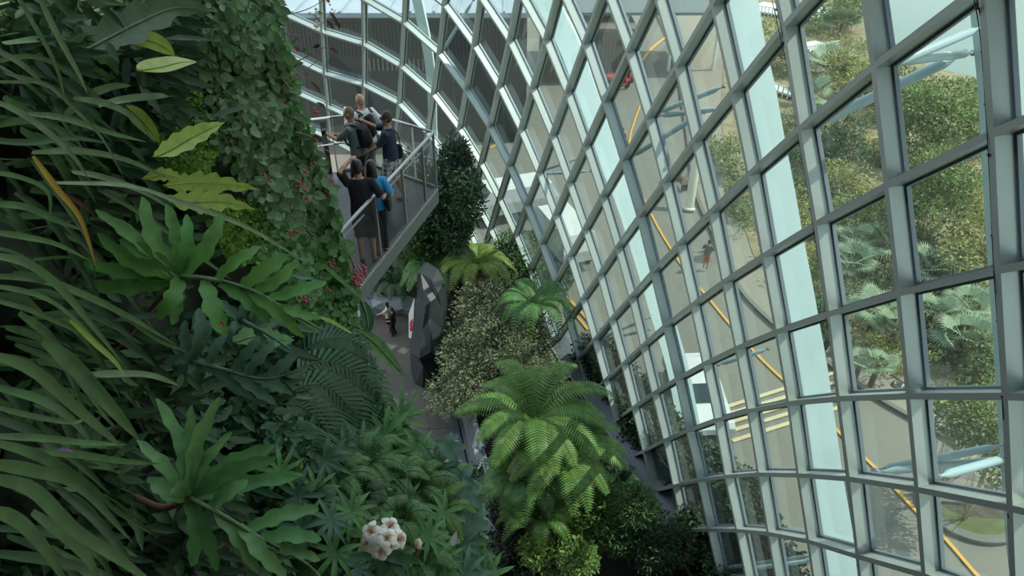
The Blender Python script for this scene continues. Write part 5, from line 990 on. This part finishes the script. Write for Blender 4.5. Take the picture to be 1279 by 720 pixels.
names = ['at the foot of the dark palm-like plant', 'on the rim next to the grass tuft', 'under the brown seed cluster', 'left of the pink petal', 'above and right of the pink petal', 'on the upper rim of the lower slope', 'between two small ferns near the rim', 'touching the kerb at the middle of the rim', 'standing out over the kerb', 'right of the pink petal at the rim', 'below and right of the pink petal', 'below the pink petal', 'on the lower rim above the yellow twig', 'between bud and pink petal', 'just right of the white blossoms', 'just above the white blossoms', 'above and left of the white blossoms', 'in the shade over the white blossoms', 'left of the white blossoms', 'below and left of the white blossoms', 'below the white blossoms', 'right of the tip of the lower lobed leaf', 'among the tiny-leaved fern', 'at the bottom edge right of the bud', 'at the bottom edge under the pink petal', 'between the two ferns above the blossoms', 'in the centre of the lower slope', 'at the tips of the lower lobed leaf', 'beside the stair of pale facets', 'lowest one on the right rim', 'under the hanging comb leaves', 'beside the grass tuft over the path']
for i, (x, y) in enumerate(where):
    big_ = i in (8, 9, 7, 4, 28); palmate('%s leaf with %s fingers %s' % (('rounded bluish-green' if big_ else 'green hand-shaped'), 'five' if big_ else 'nine', names[i]), x, y, random.uniform(26, 34) if big_ else random.uniform(34, 50), 5 if big_ else 9, ('leaf_blue', 'leaf_green', 'leaf_deep', 'leaf_green')[i % 4] if not big_ else 'leaf_blue', .46 if big_ else .15, kind='ovate' if big_ else 'lance')
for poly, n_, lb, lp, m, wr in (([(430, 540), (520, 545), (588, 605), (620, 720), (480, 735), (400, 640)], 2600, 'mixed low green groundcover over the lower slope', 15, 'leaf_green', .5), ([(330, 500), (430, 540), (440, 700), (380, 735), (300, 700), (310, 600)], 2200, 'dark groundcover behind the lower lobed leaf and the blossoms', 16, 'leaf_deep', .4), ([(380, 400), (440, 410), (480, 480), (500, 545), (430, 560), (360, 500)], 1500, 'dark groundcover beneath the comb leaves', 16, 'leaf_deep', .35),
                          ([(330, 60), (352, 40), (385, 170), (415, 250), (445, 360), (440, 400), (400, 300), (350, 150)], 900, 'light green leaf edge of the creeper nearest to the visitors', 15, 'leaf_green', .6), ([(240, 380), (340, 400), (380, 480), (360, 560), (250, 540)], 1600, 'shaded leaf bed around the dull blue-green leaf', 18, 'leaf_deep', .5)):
    carpet('groundcover', lb, 'groundcover', poly, n_, lp, m, wr=wr)
# grass tuft hanging over the path
t = thing('grass_tuft', 'tuft of thin grass blades sticking out over the path', 'grass', P(485, 545, 4.7))
for k in range(16):
    a = random.uniform(-1.4, .7); r = random.uniform(35, 62); c = (482 + random.uniform(-8, 8), 546 + random.uniform(-5, 5)); strap(t, [c, (c[0] + math.cos(a) * r * .55, c[1] + math.sin(a) * r * .6 - 4), (c[0] + math.cos(a) * r, c[1] + math.sin(a) * r + 6)], 3.5, 4.6, 4.6, 'leaf_green', 8, .2, nm='blade')
# blossoms
rh = thing('rhododendron', 'white rhododendron blossoms with orange centres near the bottom edge', 'flower', P(480, 690, 2.75))
def blossom(x, y, z, r, tilt):
    c = P(x, y, z); n0 = (TOCAM(c) + V(*tilt)).normalized(); s = n0.orthogonal().normalized(); u = n0.cross(s); mb = MB()
    for k in range(5):
        a = k * 1.2566 + x; d = s * math.cos(a) + u * math.sin(a); e = s * -math.sin(a) + u * math.cos(a)
        vs = []; prw = [.08, .18, .38, .5, .36, .05]
        for i, w_ in enumerate(prw): q = c - n0 * .03 + d * r * (i / 5) + n0 * (.03 * min(1, i / 2.) + .004 * i - .0025 * i * i * .6); vs += [q - e * r * w_ * .75, q + n0 * .004, q + e * r * w_ * .75]
        mb.add(vs, [(i * 3 + j, i * 3 + j + 1, i * 3 + 4 + j, i * 3 + 3 + j) for i in range(5) for j in range(2)])
    f = mb.build('blossom', 'white_petal', rh, smooth=True); ms = MB()
    for k in range(6): a = k * 1.05; ms.tube([c - n0 * .02, c + n0 * .018 + (s * math.cos(a) + u * math.sin(a)) * .009], .0016, 4)
    o = ms.build('stamens', 'stamen', f); ms = MB(); ms.tube([c - n0 * .028, c - n0 * .075 + V(0, 0, -.01)], [.009, .005], 8); ms.build('flower_tube', 'white_petal', f, smooth=True)
for x, y, tl in ((463, 664, (-.5, 0, .5)), (488, 657, (.5, .2, .9)), (500, 674, (1.0, 0, .1)), (476, 690, (-.1, 0, -.5)), (458, 679, (-.9, 0, -.2)), (484, 672, (.3, 0, .5))): blossom(x, y, 2.62 + random.uniform(-.05, .05), .042, tl)
for k, (x, y, a) in enumerate(((490, 700, .4), (468, 705, 2.4), (512, 702, .1), (448, 695, 3.0), (500, 712, 1.2), (478, 716, 1.9))): strap(rh, [(480, 692), ((480 + x) / 2 + 4, (692 + y) / 2), (x + math.cos(a) * 14, y + math.sin(a) * 14)], 15, 2.75, 2.7, 'leaf_deep', 10, .15, kind='ovate', nm='leaf')
mb = MB(); mb.tube(bezpx([(480, 678), (480, 695), (475, 730)], 2.72, 2.8, 6), .006, 6); mb.build('stem', 'stalk_red', rh)
bd = thing('flower_bud', 'single cream bud with a dark red base right of the white blossoms', 'bud', P(520, 690, 2.7)); c = P(522, 681, 2.65)
mb = MB(); mb.tube([c + V(0, 0, -.018), c + V(0, 0, -.008), c + V(.003, 0, .01), c + V(.006, 0, .026), c + V(.007, 0, .034)], [.006, .013, .014, .008, .002], 10); mb.build('petals', 'cream_bud', bd, smooth=True)
mb = MB(); mb.tube([c + V(0, 0, -.034), c + V(0, 0, -.024), c + V(0, 0, -.012)], [.004, .011, .0135], 10); mb.build('sepals', 'red_leaf', bd, smooth=True); mb = MB(); mb.tube([c + V(0, 0, -.03), c + V(-.02, .02, -.09)], .004, 6); mb.build('stem', 'stalk', bd)
t = thing('fallen_petal', 'pale pink petal lying on the leaves right of the bud', 'petal', P(569, 674, 3.7)); strap(t, [(566, 683), (568, 674), (571, 664)], 8, 3.35, 3.35, mat('pink_petal', (.70, .52, .58), .6, trans=.2), 8, .3, kind='ovate', nm='petal_blade')
t = thing('fallen_petal', 'tiny violet petal on a strap leaf near the bottom left', 'petal', P(82, 563, 1.25)); strap(t, [(72, 563), (82, 561), (93, 565)], 5, 1.22, 1.22, mat('violet_petal', (.22, .12, .25), .6), 8, .3, kind='ovate', nm='petal_blade')
t = thing('fallen_petal', 'small pink petal on a finger of the bright lobed leaf', 'petal', P(278, 405, 1.95)); strap(t, [(275, 402), (278, 405), (281, 408)], 5, 1.93, 1.93, 'pink_bloom', 6, .3, kind='ovate', nm='petal_blade')
# red blossoms low on the slope
for i, (x, y) in enumerate(((404, 503), (440, 572), (393, 601), (376, 634), (460, 555), (505, 706))): bunch(bd if False else rh, x, y, zf(x, y) - .15, 3, .010, .006, 'pink_bloom', 'red_flowers')
# dry twigs at the top
tw = thing('dry_twigs', 'dry twigs with reddish withered leaves in front of the far panes', 'twig', P(352, 70, 3.8))
for pl in ([(345, 78), (372, 76), (392, 66), (408, 58)], [(348, 40), (380, 45), (402, 30), (420, 12)], [(350, 110), (375, 92), (398, 75), (404, 62)], [(352, 140), (372, 148), (392, 140), (410, 126)], [(345, 20), (370, 16), (392, 8), (412, -6)], [(358, 70), (370, 90), (384, 98), (402, 92)], [(370, 165), (392, 172), (400, 182), (412, 190)], [(350, 95), (366, 112), (380, 104), (396, 110)]):
    mb = MB(); mb.tube(bezpx(pl, 3.75, 3.7, 10), [.0035 - .0002 * i for i in range(11)], 5); mb.build('twig', 'twig_tan', tw)
for x, y, dx, dy, m in ((360, 55, 6, 8, 'red_leaf'), (412, 14, 10, 18, 'brown_leaf'), (418, 24, 8, 14, 'brown_leaf'), (408, 26, 10, 12, 'brown_leaf'), (412, 60, 12, 8, 'brown_leaf'), (400, 56, -10, 4, 'brown_leaf'), (368, 58, 6, 8, 'red_leaf'), (388, 102, 14, 16, 'brown_leaf'), (380, 78, -18, 8, 'leaf_green'), (366, 80, 12, -4, 'leaf_green'), (402, 18, -6, -4, 'leaf_green'), (396, 128, 12, 8, 'brown_leaf'), (360, 125, -8, 10, 'red_leaf'), (384, 60, -10, 6, 'leaf_green'), (372, 48, -12, 10, 'leaf_green'), (390, 170, 12, 6, 'brown_leaf'), (412, 4, -8, -10, 'red_leaf')):
    strap(tw, [(x, y), (x + dx * .5 + 1, y + dy * .5), (x + dx * .9, y + dy * .9)], 4.5, 3.68, 3.7, m, 8, .3, kind='ovate', nm='withered_leaf')
bunch(tw, 395, 20, 3.65, 7, .018, .008, 'white_petal', 'pale_blossom'); bunch(tw, 397, 31, 3.65, 5, .014, .007, 'white_petal', 'pale_blossom'); bunch(tw, 416, 14, 3.65, 5, .012, .006, 'white_petal', 'pale_blossom')

# ------------------------------------------------------------------ street life outside
mat('tyre', (.02, .02, .02), .8); mat('car_glass', (.03, .05, .06), .1); mat('red_paint', (.55, .05, .05), .4); mat('mist_green', (.30, .36, .34), .6); mat('post_cream', (.68, .66, .54), .6); mat('bench_brown', (.12, .08, .06), .7)
def car(c, ang, L, W, H, m, label, van=False):
    t = thing('van' if van else 'car', label, 'van' if van else 'car', c); t['_o'] = (0, 0, 0); t.rotation_euler = (0, 0, ang)
    pr = [(-.5, .32), (-.5, .6), (-.42, .72 if not van else 1), (.30, 1 if van else 1.0), (.42, .66), (.5, .58), (.5, .3)] if van else [(-.5, .3), (-.5, .62), (-.42, .68), (-.30, .98), (.08, 1.0), (.24, .68), (.46, .58), (.5, .48), (.5, .3)]
    mb = MB(); mb.loft([[V(x * L, sy * W * (.5 if z < .7 else .43), z * H) for x, z in pr] for sy in (-1, -.9, .9, 1)]); b = mb.build('car_body', m, t)
    mb = MB()
    if van: mb.quad(V(.31 * L, -.4 * W, .99 * H), V(.31 * L, .4 * W, .99 * H), V(.425 * L, .42 * W, .68 * H), V(.425 * L, -.42 * W, .68 * H))
    else:
        mb.quad(V(.085 * L, -.38 * W, .995 * H), V(.085 * L, .38 * W, .995 * H), V(.235 * L, .41 * W, .70 * H), V(.235 * L, -.41 * W, .70 * H)); mb.quad(V(-.31 * L, .38 * W, .985 * H), V(-.31 * L, -.38 * W, .985 * H), V(-.415 * L, -.41 * W, .71 * H), V(-.415 * L, .41 * W, .71 * H))
    mb.v = [(x * 1.004, y, z + .012) for x, y, z in mb.v]; mb.build('windscreen', 'car_glass', b)
    for sx in (-.31, .31):
        for sy in (-1, 1): mb = MB(); mb.tube([(sx * L, sy * W * .42, .32), (sx * L, sy * W * .52, .32)], .32, 14); mb.build('wheel', 'tyre', t)
    return t
d1 = G(905, 560) - G(868, 470); car(G(868, 505), math.atan2(d1.y, d1.x), 4.4, 1.8, 1.45, 'white_paint', 'white car parked outside next to the tall hedge')
car(G(640, 268), math.radians(200), 5.2, 2.0, 2.1, 'white_paint', 'white van with a long flat roof seen through the far lattice', True)
car(G(702, 312), math.radians(110), 5.0, 2.0, 2.1, 'white_paint', 'white van nearer to the glass, behind the middle of the lattice', True)
car(G(762, 96), math.radians(250), 4.2, 1.8, 1.4, 'red_paint', 'red car parked far away near the canopy')
# parked red and white scooters
sc0 = None
def scooter(c, ang, label, m='red_paint', rider=False):
    t = thing('scooter', label, 'scooter', c, 'scooters on the far road'); t['_o'] = (0, 0, 0); t.rotation_euler = (0, 0, ang)
    for x in (-.6, .6): mb = MB(); mb.tube([(x, -.06, .27), (x, .06, .27)], .27, 14); mb.build('wheel', 'tyre', t)
    mb = MB(); mb.tube([(-.75, 0, .62), (-.4, 0, .72), (0, 0, .62), (.1, 0, .34), (.38, 0, .32), (.52, 0, .6), (.45, 0, .98)], [.07, .15, .14, .1, .1, .12, .06], 8); mb.build('scooter_body', m, t, smooth=True)
    mb = MB(); mb.tube([(.42, -.33, 1.02), (.45, 0, 1.0), (.42, .33, 1.02)], .025, 6); mb.build('handlebar', 'tyre', t)
    mb = MB(); mb.box((-.32, 0, .8), .32, .13, .05); mb.build('seat', 'tyre', t)
    return t
for i, (x, y) in enumerate(((776, 112), (782, 106), (788, 101))): scooter(G(x, y), math.radians(30 + 12 * i), 'red and white scooter, %s of three parked on the far road' % ('lowest', 'middle', 'farthest')[i])
c = G(888, 318); scooter(c, math.radians(65), 'dark scooter with its rider at the pavement beside the glass', 'tyre')
person('rider in a grey top and orange shorts by the dark scooter on the pavement', (887, 300), 1.7, .12, math.radians(-25), 'skin_tan', 'cloth_grey', 'cloth_orange', ('hair_black', 'short'), 'shoe_dark', (-.3, .3, 1.0), (.3, .3, 1.0), voxel=.02)
person('pedestrian in a white and red top on the far pavement', (779, 160), 1.7, -.06, math.radians(160), 'skin_tan', 'cloth_orange', 'cloth_white', ('hair_black', 'short'), 'shoe_dark', (-.25, .1, .9), (.25, .1, .9), voxel=.02)
# thick cream post and low walls
b = G(861, 262); top = P(871, 195, (b - CAM).dot(V(0, ct, -st)) - 1.2)
mb = MB(); mb.tube([b, b.lerp(top, .03), b.lerp(top, .05), top], [.36, .36, .27, .27], 16); tag(mb.build('round_post', 'post_cream', smooth=False), 'thick cream round post leaning up from the pavement', 'post')
t = thing('street_bench', 'dark bench on the pavement beside the cream post', 'bench', G(850, 232)); c = G(850, 232)
R_ = Matrix.Rotation(math.radians(100), 3, 'Z'); mb = MB()
for k in range(4): mb.box(c + R_ @ V(0, -.2 + k * .14, .48), .9, .055, .02, R_)
mb.build('seat', 'bench_brown', t); mb = MB(); [mb.box(c + R_ @ V(0, .34, .62 + .14 * k), .9, .02, .05, R_) for k in range(3)]; mb.build('backrest', 'bench_brown', t)
for sx in (-.7, .7): mb = MB(); mb.box(c + R_ @ V(sx, 0, .24), .04, .22, .24, R_); mb.build('leg', 'tyre', t)
# white decks by the shore
def deck(c, ang, L, W, label, n=14):
    t = thing('white_deck', label, 'deck', c); R_ = Matrix.Rotation(ang, 3, 'Z'); mb = MB(); mb.box(c + V(0, 0, .5), L / 2, W / 2, .08, R_); mb.build('platform', 'white_paint', t)
    mb = MB()
    for k in range(n): mb.box(c + R_ @ V(-L / 2 + (k + .5) * L / n, -W / 2 - .3, .75), .05, .02, .45, R_)
    mb.box(c + R_ @ V(0, -W / 2 - .3, 1.2), L / 2, .05, .04, R_); mb.build('railing', 'white_paint', t)
    for sx in (-.45, .45): mb = MB(); mb.box(c + R_ @ V(sx * L, 0, .22), .1, W * .4, .22, R_); mb.build('leg', 'white_paint', t)
deck(G(972, 18), math.radians(-38), 5.5, 4.5, 'bright white deck roof beside the cable pair')
deck(G(1018, 22), math.radians(20), 5.5, 4.0, 'white deck with railings behind the thick node of the lattice')
deck(G(1008, 66), math.radians(28), 4.6, 2.4, 'white slatted stair block below the white deck')
deck(G(975, 120), math.radians(-52), 3.8, 1.2, 'narrow white bench-like slab in the sunny bushes', 8)
for i, (x, y, r) in enumerate(((1122, 482, .35), (1195, 448, .8), (1172, 462, .6), (1215, 395, .7), (1180, 480, .5), (1110, 150, .8))):
    c = G(x, y, .1); mb = MB(); mb.ball(c, (r, r * .7, r * .45), 6, 9); mb.v = [(a + random.uniform(-.08, .08) * r, b_ + random.uniform(-.08, .08) * r, z + random.uniform(-.08, .08) * r) for a, b_, z in mb.v]
    tag(mb.build('boulder', 'rock_dark' if i == 0 else 'pavement', origin=c), ('small dark stone at the pavement edge below the palms', 'pale boulder among dry leaves under the fresh green bush', 'grey boulder left of the largest pale one', 'boulder between the palm and the thick rib', 'flat boulder just above the cross rib', 'boulder beside the leafy trees by the water')[i], 'boulder')
# young tree in the planted circle: stem and stakes
c = CIRC + V(0, 0, .12); mb = MB(); mb.tube(bez([c, c + V(.1, .3, 1.6), G(1222, 540, 3.4)], 8), [.09, .085, .08, .075, .07, .06, .05, .045, .04], 8); tag(mb.build('sapling', 'twig_tan', origin=c), 'thin stem of the young tree standing in the round lawn', 'tree stem')
t = thing('street_sign_stand', 'small dark folding stand on the road beside the crossing', 'stand', G(1032, 447)); c = G(1032, 447)
for sx in (-1, 1): mb = MB(); mb.bar(c + V(.35 * sx, 0, 0), c + V(.05 * sx, .1, .9), .3, .04); mb.build('leg', 'tyre', t)

for _o in SC.objects:
    if '_o' in _o: del _o['_o']
